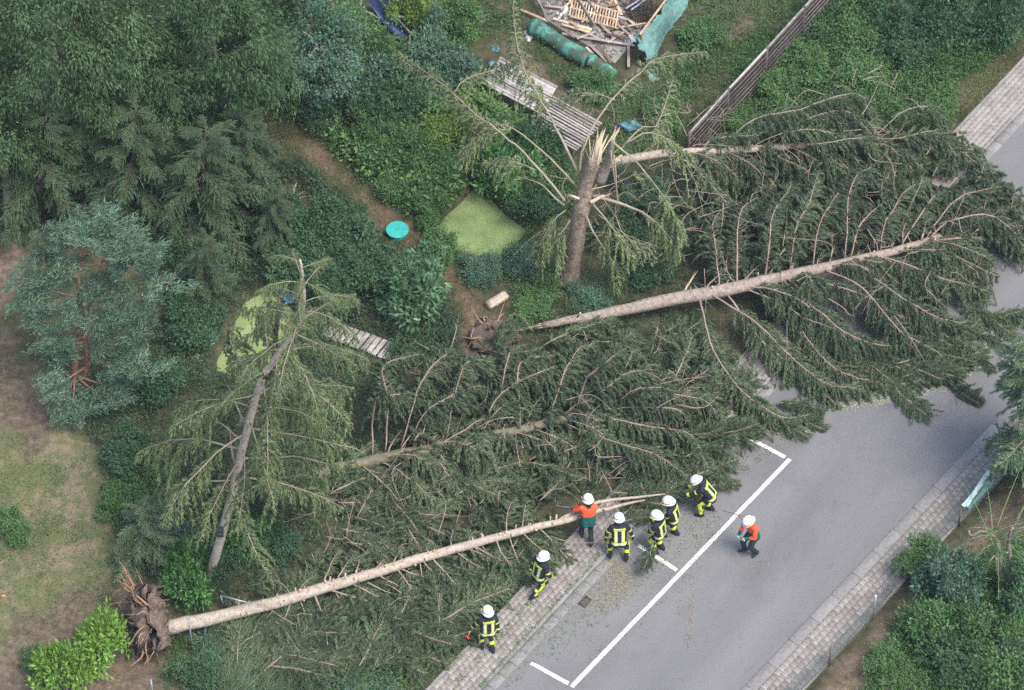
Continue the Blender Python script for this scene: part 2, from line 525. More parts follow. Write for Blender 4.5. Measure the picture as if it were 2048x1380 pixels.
# ---------------------------------------------------------------- road
asph = mat('asphalt', [(0.36, (.125, .1235, .124)), (0.5, (.168, .166, .166)), (0.64, (.215, .212, .21))], scale=42, detail=6, rough=.9, spec=.25, bump=.15, bscale=120)
def worn_asphalt(m):
    t = m.node_tree; b = t.nodes['Principled BSDF']
    src = b.inputs['Base Color'].links[0].from_socket
    tc = t.nodes.new('ShaderNodeTexCoord')
    mp = t.nodes.new('ShaderNodeMapping'); mp.inputs['Rotation'].default_value = (0, 0, -math.atan2(UL[1], UL[0]))
    m2 = t.nodes.new('ShaderNodeMapping'); m2.inputs['Scale'].default_value = (.12, .7, 1)
    t.links.new(tc.outputs['Object'], mp.inputs[0]); t.links.new(mp.outputs[0], m2.inputs[0])
    n = t.nodes.new('ShaderNodeTexNoise'); n.inputs['Scale'].default_value = 1.0; n.inputs['Detail'].default_value = 6
    t.links.new(m2.outputs[0], n.inputs['Vector'])
    r = t.nodes.new('ShaderNodeValToRGB'); r.color_ramp.elements[0].position = .3; r.color_ramp.elements[0].color = (.86, .86, .87, 1)
    r.color_ramp.elements[1].position = .7; r.color_ramp.elements[1].color = (1.1, 1.1, 1.1, 1)
    t.links.new(n.outputs['Fac'], r.inputs[0])
    x = t.nodes.new('ShaderNodeMix'); x.data_type = 'RGBA'; x.blend_type = 'MULTIPLY'; x.inputs[0].default_value = 1
    t.links.new(src, x.inputs[6]); t.links.new(r.outputs[0], x.inputs[7]); t.links.new(x.outputs[2], b.inputs['Base Color'])
worn_asphalt(asph)
def stains(m):
    t = m.node_tree; b = t.nodes['Principled BSDF']; src = b.inputs['Base Color'].links[0].from_socket
    tc = t.nodes.new('ShaderNodeTexCoord')
    for sc_, lo, hi, c0 in ((.55, .34, .5, (.90, .895, .89, 1)), (2.6, .28, .40, (.84, .83, .82, 1)), (23, .27, .36, (.6, .6, .6, 1))):
        n = t.nodes.new('ShaderNodeTexNoise'); n.inputs['Scale'].default_value = sc_; n.inputs['Detail'].default_value = 8; n.inputs['Roughness'].default_value = .6
        t.links.new(tc.outputs['Object'], n.inputs['Vector'])
        r = t.nodes.new('ShaderNodeValToRGB'); r.color_ramp.elements[0].position = lo; r.color_ramp.elements[0].color = c0
        r.color_ramp.elements[1].position = hi; r.color_ramp.elements[1].color = (1, 1, 1, 1)
        t.links.new(n.outputs['Fac'], r.inputs[0])
        x = t.nodes.new('ShaderNodeMix'); x.data_type = 'RGBA'; x.blend_type = 'MULTIPLY'; x.inputs[0].default_value = 1
        t.links.new(src, x.inputs[6]); t.links.new(r.outputs[0], x.inputs[7]); src = x.outputs[2]
    t.links.new(src, b.inputs['Base Color'])
stains(asph)
def strip(acc, f0, f1, s0, s1, z0, z1, n=60, tint=.5):
    """sheet between offset n0 of edge function f0 and n1 of f1"""
    s = np.linspace(s0, s1, n)
    A = np.array([f0(x) for x in s]); B = np.array([f1(x) for x in s])
    A[:, 2] = z0; B[:, 2] = z1
    V = np.vstack([A, B]); i = np.arange(n-1)
    return acc.add(V, np.stack([i, i+n, i+n+1, i+1], -1), None, tint)
a = strip(Acc(), lambda s: L_(s, 0), lambda s: R_(s-3.9, 0.02), -25, 90, 0, 0)
tag(link('road', a.mesh('road', asph)), 'grey asphalt road crossing the lower right', kind='structure')

white = mat('road_paint', [(0.30, (.24, .24, .24)), (0.40, (.52, .52, .50)), (0.52, (.66, .66, .63)), (0.68, (.74, .74, .71))], scale=9, detail=8, rough=.8)
def line_mark(a, b, wd, lab):
    a, b = np.asarray(a), np.asarray(b)
    n = 14
    t = np.linspace(0, 1, n)[:, None]
    s = nrm(np.cross(Z, b-a))
    c = a*(1-t)+b*t
    e1 = c+s*(wd/2+rng.normal(size=(n, 1))*.004); e2 = c-s*(wd/2+rng.normal(size=(n, 1))*.004)
    V = np.vstack([e1, e2]); V[:, 2] = .004
    i = np.arange(n-1)
    ac = Acc().add(V, np.stack([i, i+1, i+n+1, i+n], -1))
    tag(link('road_marking', ac.mesh('road_marking', white)), lab, kind='structure')
line_mark(at(1143, 1374), at(1580, 918), .125, 'long white parking bay line along the road')
ud = nrm(at(1580, 918)-at(1143, 1374)); nd = np.array([ud[1], -ud[0], 0])
for pa, pb, lab in (((1062, 1326), (1138, 1368), 'white end line of the parking bay at the bottom'), ((1276, 1090), (1355, 1141), 'white middle parking bay line beside the firefighters'), ((1488, 870), (1571, 915), 'white end line of the parking bay by the fallen crown')):
    line_mark(at(*pa), at(*pb)-nd*.02, .12, lab)

# ---------------------------------------------------------------- pavements: kerbs, gutter slabs and pavers
conc = mat('kerb_concrete', [(0.3, (.17, .163, .155)), (0.55, (.235, .226, .215)), (0.75, (.29, .28, .27))], scale=8, detail=8, rough=.9, obj_rand=.25, bump=.2)
gutter = mat('gutter_concrete', [(0.3, (.16, .156, .15)), (0.55, (.22, .215, .206)), (0.75, (.27, .265, .255))], scale=8, detail=8, rough=.9, obj_rand=.25, bump=.2)
paver_m = mat('paver_stone', [(0.25, (.16, .142, .125)), (0.5, (.245, .222, .20)), (0.75, (.33, .305, .275))], scale=4, detail=8, rough=.92, obj_rand=.3, bump=.2)
stains(paver_m); stains(conc); stains(gutter)
bed_m = mat('paving_sand', [(0.3, (.13, .115, .095)), (0.7, (.22, .2, .17))], scale=9, rough=1)

def paver_mesh(mt):
    a, b, e = .0825, .1, .012
    half = [(a+e, -b), (a+e, -b*.62), (a-e, -b*.38), (a-e, b*.38), (a+e, b*.62), (a+e, b)]
    out = half+[(-x, -y) for x, y in half]
    o = np.array(out)
    sh = o*np.array([(a-.0035)/a, (b-.0035)/b])
    top = sh*.93
    n = len(o)
    V = np.vstack([np.column_stack([sh, np.full(n, -.06)]), np.column_stack([sh, np.full(n, -.006)]), np.column_stack([top, np.zeros(n)]), [[0, 0, 0]]])
    j = np.arange(n)
    q = np.vstack([np.stack([k*n+j, k*n+(j+1) % n, (k+1)*n+(j+1) % n, (k+1)*n+j], -1) for k in range(2)])
    t_ = np.stack([2*n+j, 2*n+(j+1) % n, np.full(n, 3*n)], -1)
    return V, q, t_

def pavement(name, lab, F, U, N, n0, n1, s0, s1, z, vis, cxy):
    base = strip(Acc(), lambda s: F(s, n0), lambda s: F(s, n1), s0, s1, z-.025, z-.025)
    po = tag(link(name, base.mesh(name, bed_m)), lab, kind='structure')
    V, q, t_ = paver_mesh(paver_m)
    me = Acc().add(V, q, t_).mesh('paver', paver_m)
    cols = int((n1-n0)/.165); pw = (n1-n0)/cols; sc = pw/.165
    rows = int((s1-s0)/.2)
    lst = []
    for c in range(cols):
        for r in range(rows):
            s = s0+(r+.5+(c % 2)*.5)*.2; n = n0+(c+.5)*pw
            lst.append((s, n))
    lst = np.array(lst)
    pos = np.array([F(s, n) for s, n in lst])
    inv = vis(pos)
    d = np.linalg.norm(pos[:, :2]-cxy, axis=1)+np.where(inv, 0, 1e3)
    order = np.argsort(d)
    R3 = np.column_stack([N*sc, U, Z])
    eul = Matrix(np.column_stack([N, U, Z]).tolist()).to_euler()
    rg = np.random.default_rng(3)
    for k in order[:300]:
        o = link('paver', me, po)
        o.location = pos[k]+Z*(z+rg.normal()*.003)
        o.rotation_euler = eul
        o.rotation_euler.rotate_axis('X', rg.normal()*.012); o.rotation_euler.rotate_axis('Y', rg.normal()*.012)
        o.scale = (sc, 1, 1)
    ac = Acc()
    for k in order[300:]:
        ac.add(V@R3.T+pos[k]+Z*(z+rg.normal()*.003), q, t_)
    if ac.n:
        o = link('more_pavers', ac.mesh('more_pavers', paver_m), po); o['kind'] = 'stuff'
    return po

lp = pavement('pavement_left', 'grey paved footway along the near side of the fallen trees', L_, UL, NL, -1.42, -.42, -2, 32, .09, lambda p: (p[:, 0] < 5.5) | (p[:, 0] > 13), OL[:2]+UL[:2]*1.5)
rp = pavement('pavement_right', 'grey paved footway along the garden wire fence', R_, UR, NR, .37, 1.30, -1.4, 17, .06, lambda p: p[:, 0] < 16, ORR[:2]+UR[:2]*5)

def kerb_row(parent, F, U, N, n0, n1, s0, s1, ln, z, h, mt, nm, lean=0):
    a = box(Acc(), (0, 0, -h/2), (ln/2-.004, 0, 0), (0, (n1-n0)/2-.003, 0), (0, 0, h/2), bev=.012)
    me = a.mesh(nm, mt)
    eul = Matrix(np.column_stack([U, np.cross(Z, U), Z]).tolist()).to_euler()
    rg = np.random.default_rng(9)
    for k in range(int((s1-s0)/ln)):
        o = link(nm, me, parent)
        o.location = F(s0+(k+.5)*ln, (n0+n1)/2)+Z*(z+rg.normal()*.004)
        o.rotation_euler = eul
        o.rotation_euler.z += rg.normal()*.004
kerb_row(lp, L_, UL, NL, -.42, -.30, -6, 34, 1.0, .10, .25, conc, 'kerb_stone')
kerb_row(lp, L_, UL, NL, -.30, .0, -6, 34, .5, .008, .2, gutter, 'gutter_slab')
kerb_row(lp, L_, UL, NL, -1.52, -1.42, -6, 34, 1.0, .11, .25, conc, 'edging_stone')
kerb_row(rp, R_, UR, NR, .0, .36, -4, 34, 1.0, .045, .25, conc, 'kerb_stone')
kerb_row(rp, R_, UR, NR, 1.305, 1.36, -4, 34, 1.0, .09, .25, conc, 'edging_stone')

# drain grate in the gutter
iron = flat('cast_iron', (.085, .066, .056), rough=.8, metal=.1)
g0 = at(1157, 1196); sg = (g0-OL)@UL
g = empty('drain_grate', L_(sg, .17, .004), 'rusty dark drain grate beside the left gutter', 'drain', rz=math.atan2(UL[1], UL[0]))
a = Acc()
for sx in (-1, 1): box(a, (sx*.23, 0, .006), (.02, 0, 0), (0, .16, 0), (0, 0, .012))
for sy in (-1, 1): box(a, (0, sy*.145, .006), (.21, 0, 0), (0, .016, 0), (0, 0, .0118))
link('frame', a.mesh('frame', iron), g)
me = box(Acc(), (0, 0, 0), (.014, 0, 0), (0, .13, 0), (0, 0, .008), bev=.003).mesh('bar', iron)
for k in range(7):
    o = link('bar', me, g); o.location = (-.18+k*.06, 0, .006)
g.scale = (.72, .72, 1)

# ---------------------------------------------------------------- conifer branches
def branch_geo(ctrl, r0, r1=.005, twig=.5, t0=.2, gap=.09, droop=.7, nl=.11, nw=.038, ns=.025, rg=rng, fwd=.7, base_t=None, fill=1.0):
    """returns (wood, needles): a limb along ctrl with drooping needled twigs"""
    c = np.asarray(ctrl, float)
    Lc = np.linalg.norm(np.diff(c, axis=0), axis=1).sum()
    n = max(7, int(Lc/.28))
    path = catmull(c, n)
    kx = np.cumsum(rg.normal(size=(n, 3))*.02, 0); path += (kx-kx[:1])*np.array([1, 1, .6])
    wood, ned = Acc(), Acc()
    tt = np.linspace(0, 1, n)
    tube(wood, path, r0+(r1-r0)*tt**.8, 5)
    gap *= .64; twig *= 1.2
    m = max(4, int(Lc*(1-t0)/gap))*2
    t = t0+(1-t0)*(np.arange(m)+rg.random(m)*.9)/m
    t = np.clip(t, 0, .995)
    f = t*(n-1); i = np.minimum(f.astype(int), n-2); fr = (f-i)[:, None]
    b = path[i]*(1-fr)+path[i+1]*fr
    T = nrm(path[i+1]-path[i])
    S = np.cross(T, Z)
    S = nrm(np.where(np.linalg.norm(S, axis=1, keepdims=True) < .15, np.array([[1.0, 0, 0]]), S))
    sg = np.where(np.arange(m) % 2 == 0, 1.0, -1.0)[:, None]
    u = (t-t0)/(1-t0)
    Lt = twig*(.30+.8*np.sin(math.pi*np.clip(u*.88+.12, 0, 1)))*(.5+.6*rg.random(m))*np.exp(.28*rg.normal(size=m))
    d0 = nrm(sg*S*(.35+.6*rg.random((m, 1)))+T*fwd+rg.normal(size=(m, 3))*.22)
    dp = droop*(.6+.7*rg.random((m, 1)))
    def pos(s):     # s (m,k)
        s = s[..., None]
        return b[:, None]+Lt[:, None, None]*(d0[:, None]*(s-dp[:, None]*.38*s*s)-Z*dp[:, None]*.8*s*s)
    def tan(s):
        s = s[..., None]
        return nrm(d0[:, None]*(1-dp[:, None]*.76*s)-Z*dp[:, None]*1.6*s)
    # twig wood
    sk = np.tile(np.array([[0, .5, 1.0]]), (m, 1))
    pk = pos(sk)
    side = nrm(np.cross(tan(sk[:, :1])[:, 0], Z)+1e-3)
    th = np.arange(3)/3*2*math.pi
    up2 = nrm(np.cross(side, tan(sk[:, :1])[:, 0]))
    rad = np.array([.0065, .0048, .002])
    ring = np.cos(th)[None, :, None]*side[:, None]+np.sin(th)[None, :, None]*up2[:, None]
    V = pk[:, :, None]+ring[:, None]*rad[None, :, None, None]
    q = []
    for k in range(2):
        for j in range(3):
            q.append((k*3+j, k*3+(j+1) % 3, (k+1)*3+(j+1) % 3, (k+1)*3+j))
    q = np.array(q)
    wood.add(V.reshape(-1, 3), (np.arange(m)[:, None, None]*9+q[None]).reshape(-1, 4))
    # needles
    K = int(max(3, np.ceil(Lt.max()/ns)))
    sj = (np.arange(K)[None]+rg.random((m, K)))*ns/Lt[:, None]
    keep = (sj < 1.02) & (sj > .05+.16*rg.random((m, 1))) & (rg.random((m, K)) < fill) & (rg.random((m, 1)) > .05)
    pj, tj = pos(sj), tan(sj)
    bt = rg.random() if base_t is None else base_t
    tw = np.repeat((rg.random(m)*.5)[:, None], K, 1)
    for rep in range(2):
        pr = nrm(np.cross(tj, rg.normal(size=tj.shape)))
        dr = nrm(tj*.85+pr*.6)
        wv = nrm(np.cross(dr, rg.normal(size=tj.shape)))
        kk = keep
        N = kk.sum()
        ln = nl*(.7+.6*rg.random(N)); wd = nw*(.8+.5*rg.random(N))
        ti = np.clip(.15+.3*bt+tw[kk]*.6+.25*rg.random(N)-.05, 0, 1)
        spikes(ned, pj[kk], dr[kk], wv[kk], ln, wd, ti)
    return wood, ned

def ground_clip(p, zmin=.06):
    p = np.asarray(p, float).copy()
    p[:, 2] = np.maximum(p[:, 2], zmin)
    return p

def add_branch(root, ctrl, r0, wm, nm, name='branch', **k):
    wd, ne = branch_geo(ctrl, r0, **k)
    o = wpart(name, wd, wm, root)
    link('needles', ne.mesh('needles', nm), o)
    return o

def wpath(*pts):
    return np.array([at(*p) for p in pts])

def trunk_mesh(ctrl, r0, r1, n=26, sides=12, lump=.03, pw=1.0):
    p = catmull(ctrl, n)
    p[1:-1] += rng.normal(size=(n-2, 3))*.012
    t = np.linspace(0, 1, n)
    a = Acc()
    tube(a, p, (r0+(r1-r0)*t**pw), sides, lump=lump)
    return a, p

def stubs(root, path, r0, r1, n, mt, cutm, t0=.05, t1=.95, ln=(.06, .16), name='branch_stub', rg=rng, rad=(.014, .03)):
    for k in range(n):
        t = lerp(t0, t1, rg.random())
        f = t*(len(path)-1); i = min(int(f), len(path)-2)
        p = path[i]+(path[i+1]-path[i])*(f-i)
        ax = nrm(path[i+1]-path[i])
        pr = nrm(np.cross(ax, rg.normal(size=3)))
        if pr[2] < -.3: pr = -pr
        d = nrm(pr+ax*.35)
        r = lerp(r0, r1, t)
        e = p+d*(r+lerp(*ln, rg.random()))
        q = lerp(*rad, rg.random())
        a = Acc(); tube(a, np.array([p+d*r*.8, e]), [q*1.15, q], 7)
        o = wpart(name, a, mt, root)
        c = Acc(); tube(c, np.array([e+d*.001, e+d*.006]), [q*.96, q*.93], 7)
        link('cut_face', c.mesh('cut_face', cutm), o)

def auto_branches(root, path, r0, r1, n, L, wm, nm, t0=.2, t1=1.0, phis=None, fwd=.55, sag=.5, twig=.5, rg=rng, zmin=.08, prof=None, **k):
    """branches radiating round a lying trunk; phi 0 = up, + = towards the photograph's lower right"""
    ups = Z
    for j in range(n):
        t = t0+(t1-t0)*(j+rg.random())/n
        f = t*(len(path)-1); i = min(int(f), len(path)-2)
        p = path[i]+(path[i+1]-path[i])*(f-i)
        ax = nrm(path[i+1]-path[i])
        sd = nrm(np.cross(ax, Z)); uu = np.cross(sd, ax)
        l_ = 0; ph = rg.uniform(*phis)+rg.normal()*.15 if phis else rg.uniform(-1.9, 1.9)
        rd_ = uu*math.cos(ph)+sd*math.sin(ph)
        l = L*(prof(t) if prof else (1.05-.6*t))*(.45+.75*rg.random())
        d = nrm(rd_+ax*(fwd+.38*rg.normal()))
        s = np.array([0, .3, .6, .85, 1.0])[:, None]
        c = p+d*l*(s-.12*s*s)+ax*l*.15*s*s-Z*l*sag*s**2.2*(.6+.6*rg.random())
        c = ground_clip(c, zmin+.15*rg.random())
        rr = lerp(r0, r1, t)
        add_branch(root, c, max(.012, min(.032, rr*.22)), wm, nm, twig=twig*(.7+.5*rg.random()), rg=rg, **k)

def tangle(root, poly, n, zr, mt, rg, ln=(.5, 1.6)):
    """bare snapped twigs caught in a crown"""
    for c in in_poly(P(*poly), n, rg):
        z = lerp(*zr, rg.random()); a = rg.random()*6.28; l = lerp(*ln, rg.random())
        s = np.array([c[0], c[1], z]); d = np.array([math.cos(a), math.sin(a), .35*rg.normal()])
        p = catmull([s, s+d*l*.5+rg.normal(size=3)*.12*l, s+d*l+rg.normal(size=3)*.2*l-Z*.12*l], 9)
        ac = Acc(); tube(ac, ground_clip(p, .05), np.linspace(.012, .004, 9)*(.7+.7*rg.random()), 5)
        for k in range(4):
            b = p[rg.integers(2, 8)]; e = b+nrm(d+rg.normal(size=3)*.8)*l*.3
            tube(ac, np.array([b, (b+e)/2+rg.normal(size=3)*.03, e]), [.006, .005, .002], 4, cap=False)
        wpart('bare_twig', ac, mt, root)

# shared branch meshes, growing along +X
def variants(n, L, r0, wm, nm, arch=.12, sag=.45, seed=1, **k):
    out = []
    rg = np.random.default_rng(seed)
    for j in range(n):
        s = np.array([0, .25, .5, .75, 1.0])[:, None]
        c = np.array([1.0, 0, 0])*L*s+Z*L*(arch*np.sin(s*math.pi*.6)-sag*s**2.2*(.7+.5*rg.random()))+np.array([0, 1.0, 0])*L*.12*rg.normal()*s*s
        wd, ne = branch_geo(c, r0, rg=rg, **k)
        out.append((wd.mesh('branch', wm), ne.mesh('needles', nm)))
    return out

def place_branch(var, root, loc, az, pitch=0.0, roll=0.0, sc=1.0, name='branch'):
    o = link(name, var[0], root)
    o.location = loc
    o.rotation_euler = (Quaternion((0, 0, 1), az) @ Quaternion((0, 1, 0), -pitch) @ Quaternion((1, 0, 0), roll)).to_euler()
    o.scale = (sc, sc, sc)
    link('needles', var[1], o)
    return o

def standing_conifer(name, label, cat, ctrl, r0, r1, vars_, nbr, zlo, Lmax, Lref, bm, group=None, pw=1.3, rg=rng, pitch=(.35, -.25), sides=10, lean_az=None):
    base = np.array(ctrl[0])
    root = empty(name, base, label, cat, group)
    a, p = trunk_mesh(ctrl, r0, r1, n=24, sides=sides)
    wpart('trunk', a, bm, root, True)
    n = len(p)
    ztop = p[-1, 2]
    for j in range(nbr):
        u = (j+rg.random())/nbr                      # 0 bottom .. 1 top
        z = zlo+(ztop-zlo)*u**.85
        i = np.searchsorted(p[:, 2], z)-1; i = min(max(i, 0), n-2)
        fr = (z-p[i, 2])/(p[i+1, 2]-p[i, 2]+1e-9)
        q = p[i]+(p[i+1]-p[i])*np.clip(fr, 0, 1)
        l = Lmax*((1-u)**pw*.75+.25)*(.7+.5*rg.random())
        az = j*2.399+rg.normal()*.3
        place_branch(vars_[rg.integers(len(vars_))], root, Vector(q-base), az, lerp(pitch[1], pitch[0], u)+rg.normal()*.1, rg.normal()*.2, l/Lref)
    return root

# ---------------------------------------------------------------- broad-leaved crowns
def leaf_clumps(acc, C, N, rad, per, L, W, droop=.4, rg=rng, flat_=.6, base=None, spread=.35):
    """clumps centred at C with outward normals N; per leaves each"""
    m = len(C)
    c = np.repeat(C, per, 0); nn = np.repeat(N, per, 0)
    g = rg.normal(size=(m*per, 3))*.45
    g -= nn*(g*nn).sum(1, keepdims=True)*(1-flat_)
    rr = np.repeat(np.ones(m)*rad, per)[:, None]
    p = c+g*rr
    d = nrm(g*.8+nn*.35-Z*droop+rg.normal(size=p.shape)*.35)
    up_ = nrm(nn+Z*.6+rg.normal(size=p.shape)*.45)
    u = nrm(np.cross(d, up_))
    bt = np.repeat(rg.random(m) if base is None else base, per)
    ti = np.clip(.12+bt*.42+.42*rg.random(m*per)**1.3, 0, 1)
    k = m*per
    kites(acc, p, d, u, L*(.6+.7*rg.random(k)), W*(.7+.5*rg.random(k)), ti)

def bumpy(d, seed):
    r = np.random.default_rng(seed)
    o = np.zeros(len(d))
    for k in range(6):
        v = nrm(r.normal(size=3))*(2+3*r.random())
        o += np.sin(d@v+r.random()*6.28)
    return o/6

def crown_points(n, rx, ry, rz, seed, inner=.35, low=-.35):
    r = np.random.default_rng(seed)
    d = nrm(r.normal(size=(n*3, 3)))
    d = d[d[:, 2] > low][:n]
    f = (1-inner*r.random(len(d))**1.6)*(1+.55*bumpy(d, seed+5))
    return d*f[:, None]*np.array([rx, ry, rz]), nrm(d/np.array([rx, ry, rz]))

def lobes(n, r, h, rg, per=11, lr=(.28, .5), zr=(.25, .8)):
    """clump centres, normals and tints on several uneven lobes"""
    C, N, B = [], [], []
    for k in range(n):
        a = rg.random()*6.28; q = r*.68*math.sqrt(rg.random())
        z = h*lerp(zr[0], zr[1], rg.random())*(1.08-.45*(q/(r*.68))**2)
        c = np.array([q*math.cos(a), q*math.sin(a), z])
        R = lerp(lr[0], lr[1], rg.random())*r
        d = nrm(rg.normal(size=(per*3, 3))+Z*.35); d = d[d[:, 2] > -.45][:per]
        C.append(c+d*R*(.55+.6*rg.random((len(d), 1)))*np.array([1, 1, .75])); N.append(nrm(d+Z*.2)); B.append(np.full(len(d), rg.random())*.7+.3*rg.random(len(d)))
    C = np.vstack(C); C[:, 2] = np.maximum(C[:, 2], .05)
    return C, np.vstack(N), np.concatenate(B)

def shrub_meshes(kind, n, seed, mt, r=1.0, h=1.0, nc=60, per=34, L=.09, W=.04, droop=.3, crad=.22, low=-.1, stems=6, sprigs=16):
    """n variants of an uneven shrub of radius r and height h, origin on the ground"""
    out = []
    for k in range(n):
        rg = np.random.default_rng(seed+k)
        C, N, B = lobes(max(5, nc//9), r, h, rg)
        sc_ = crad*(.6+.8*rg.random(len(C)))
        a = Acc(); leaf_clumps(a, C, N, sc_, per, L, W, droop, rg, base=B)
        s = Acc()
        for j in range(stems):
            e = C[rg.integers(len(C))]
            tube(s, catmull([(rg.normal()*.05, rg.normal()*.05, -.05), e*np.array([.35, .35, .5]), e], 6), np.linspace(.022, .006, 6), 5)
        for j in range(sprigs):     # shoots that break the outline
            e = C[rg.integers(len(C))]; d = nrm(e*np.array([.8, .8, .5])+Z*(.1+.5*rg.random())+rg.normal(size=3)*.25)
            l = .2+.3*rg.random(); p = catmull([e, e+d*l*.5, e+d*l-Z*.05], 5)
            tube(s, catmull([(0, 0, -.04), e*np.array([.3, .3, .5]), e, p[-1]], 9), np.linspace(.014, .003, 9), 4, cap=False)
            leaf_clumps(a, p[1:], np.tile(nrm(d+Z*.4), (4, 1)), .09, max(5, per//5), L, W, droop, rg, base=np.full(4, rg.random()))
        out.append((s.mesh('stem', MT['branch_grey']), a.mesh('foliage', mt)))
    return out

def shrub(var, px, py, h, label, sc=1.0, name='shrub', cat='shrub', group=None, hs=None, rg=rng):
    """px,py = where the middle of the shrub is seen; h = its height in metres"""
    c = at(px, py, h*.45); c[2] = 0.03
    o = empty(name, c, label, cat, group, rz=rg.random()*6.28)
    o.scale = (sc, sc, hs or sc)
    link('stem', var[0], o); link('foliage', var[1], o)
    return o

def broad_tree(name, label, px, py, zc, rx, rz, mt, seed, nc=260, per=70, L=.14, W=.05, droop=.9, crad=.42, bark='bark_grey', low=-.5, cat='tree', group=None, limbs=10):
    c = at(px, py, zc)
    base = np.array([c[0], c[1], 0.0])
    root = empty(name, base, label, cat, group)
    rg = np.random.default_rng(seed)
    C0, N0 = crown_points(nc//6, rx*.92, rx*.92, rz*.92, seed, inner=.5, low=low)
    C = np.repeat(C0, 6, 0)+rg.normal(size=(len(C0)*6, 3))*np.array([.3, .3, .22]); N = np.repeat(N0, 6, 0)
    B = np.clip(np.repeat(rg.random(len(C0)), 6)*.75+.25*rg.random(len(C)), 0, 1)
    a = Acc(); leaf_clumps(a, C+c, N, crad*(.5+.6*rg.random(len(C))), per, L, W, droop, rg, flat_=.75, base=B)
    wpart('crown', a, mt, root)
    tr, p = trunk_mesh([base-Z*.1, base+np.array([.1, .05, zc*.5]), c+Z*rz*.3], .2, .06, n=14, sides=9)
    to = wpart('trunk', tr, MT[bark], root, True)
    for k in range(limbs):
        e = C[rg.integers(len(C))]*.85+c
        s = p[rg.integers(6, 13)]
        m = Acc(); tube(m, catmull([s, (s+e)/2+Z*.3, e], 8), np.linspace(.06, .012, 8), 6)
        link('limb', m.mesh('limb', MT[bark]), to)
    return root

# ---------------------------------------------------------------- undergrowth that nobody could count
KEEP = [P((670, 650), (800, 690), (775, 735), (660, 700)), P((765, 445), (830, 445), (840, 500), (790, 530), (755, 500)), P((955, 585), (1020, 570), (1030, 615), (980, 640), (950, 620)),
        P((550, 380), (610, 370), (630, 430), (560, 430)), P((385, 640), (450, 640), (440, 710), (380, 705)), P((1045, 0), (1340, -40), (1380, 60), (1310, 180), (1230, 170), (1050, 80)), P((940, 90), (1000, 80), (1220, 240), (1150, 330), (940, 190))]
def undergrowth(name, label, poly, n, hr, mt, per=40, L=.075, W=.035, rad=.3, seed=1, droop=.25, avoid=True):
    rg = np.random.default_rng(seed)
    c = in_poly(P(*poly) if len(poly[0]) < 3 else poly, n, rg)
    ok = ((c-OL)@NL < -1.75) | ((c-ORR)@NR > 1.6)
    ok &= np.minimum(poly_sd(c, POND1), poly_sd(c, POND2)) > .12
    if avoid: ok &= seg_dist(c, PATH) > .45+.3*rg.random(n)
    for kx in KEEP: ok &= poly_sd(c, kx) > .12
    c = c[ok]
    hh = lerp(hr[0], hr[1], np.clip(.5+.5*wnoise(c, .9, seed)+.25*rg.normal(size=len(c)), 0, 1))
    bt = np.clip(.5+.35*wnoise(c, 1.3, seed+3)+.2*rg.normal(size=len(c)), 0, 1)
    c[:, 2] = hh*(.3+.6*rg.random(len(c)))
    N = nrm(np.column_stack([rg.normal(size=(len(c), 2))*.4, np.ones(len(c))]))
    a = Acc(); leaf_clumps(a, c, N, rad, per, L, W, droop, rg, flat_=.7, base=bt)
    return tag(link(name, a.mesh(name, mt)), label, name.split('_')[-1], kind='stuff')

def grass(name, label, poly, n, hr, wd, mt, seed=2, lean=.35, wind=(0, 0), cl=None):
    rg = np.random.default_rng(seed)
    pl = P(*poly) if len(poly[0]) < 3 else poly
    c = in_poly(pl, n, rg)
    ok = ((c-OL)@NL < -1.56) | ((c-ORR)@NR > 1.4)
    ok &= np.minimum(poly_sd(c, POND1), poly_sd(c, POND2)) > 0
    ok &= wnoise(c, 1.1, seed+1)+.9*rg.random(n) > (-.3 if cl is None else cl)
    c = c[ok]
    k = len(c)
    c[:, 2] = .02
    d = nrm(np.column_stack([rg.normal(size=(k, 2))*lean+np.array(wind), np.ones(k)]))
    u = perp(d, rg)
    ti = np.clip(.45+.4*wnoise(c, 1.0, seed+6)+.25*rg.normal(size=k), 0, 1)
    a = Acc(); kites(a, c, d, u, lerp(hr[0], hr[1], rg.random(k)), wd*(.7+.6*rg.random(k)), ti)
    return tag(link(name, a.mesh(name, mt)), label, 'grass', kind='stuff')

# ---------------------------------------------------------------- fallen spruces
def lying_trunk(name, label, ctrl, rads, bm, cat='tree', n=34, sides=14):
    c = wpath(*ctrl)
    root = empty(name, (c[0][0], c[0][1], 0), label, cat, 'storm-felled spruces')
    p = catmull(c, n)
    p[1:-1] += rng.normal(size=(n-2, 3))*.01
    r = np.interp(np.linspace(0, 1, n), np.linspace(0, 1, len(rads)), rads)
    a = Acc(); tube(a, p, r, sides, lump=.035)
    wpart('trunk', a, bm, root, True)
    return root, p

def splinters(root, p, d, n, ln, spread, mt, rg=rng, name='splinter', w=.03):
    """shards of torn wood standing on point p along d"""
    d = nrm(d)
    for k in range(n):
        s = nrm(np.cross(d, rg.normal(size=3)))
        b = p+s*spread*rg.random()
        e = b+nrm(d+s*.15*rg.normal()+rg.normal(size=3)*.06)*ln*(.4+.7*rg.random())
        q = perp(d[None], rg)[0]*w*(.5+rg.random()); q2 = np.cross(d, nrm(q))*w*.4
        a = Acc().add([b-q-q2-d*.12, b+q-q2-d*.12, b+q+q2-d*.12, b-q+q2-d*.12, e-q*.12, e+q*.12],
                      [(0, 1, 5, 4), (2, 3, 4, 5)], [(1, 2, 5), (3, 0, 4)])
        wpart(name, a, mt, root)

rgA = np.random.default_rng(21)
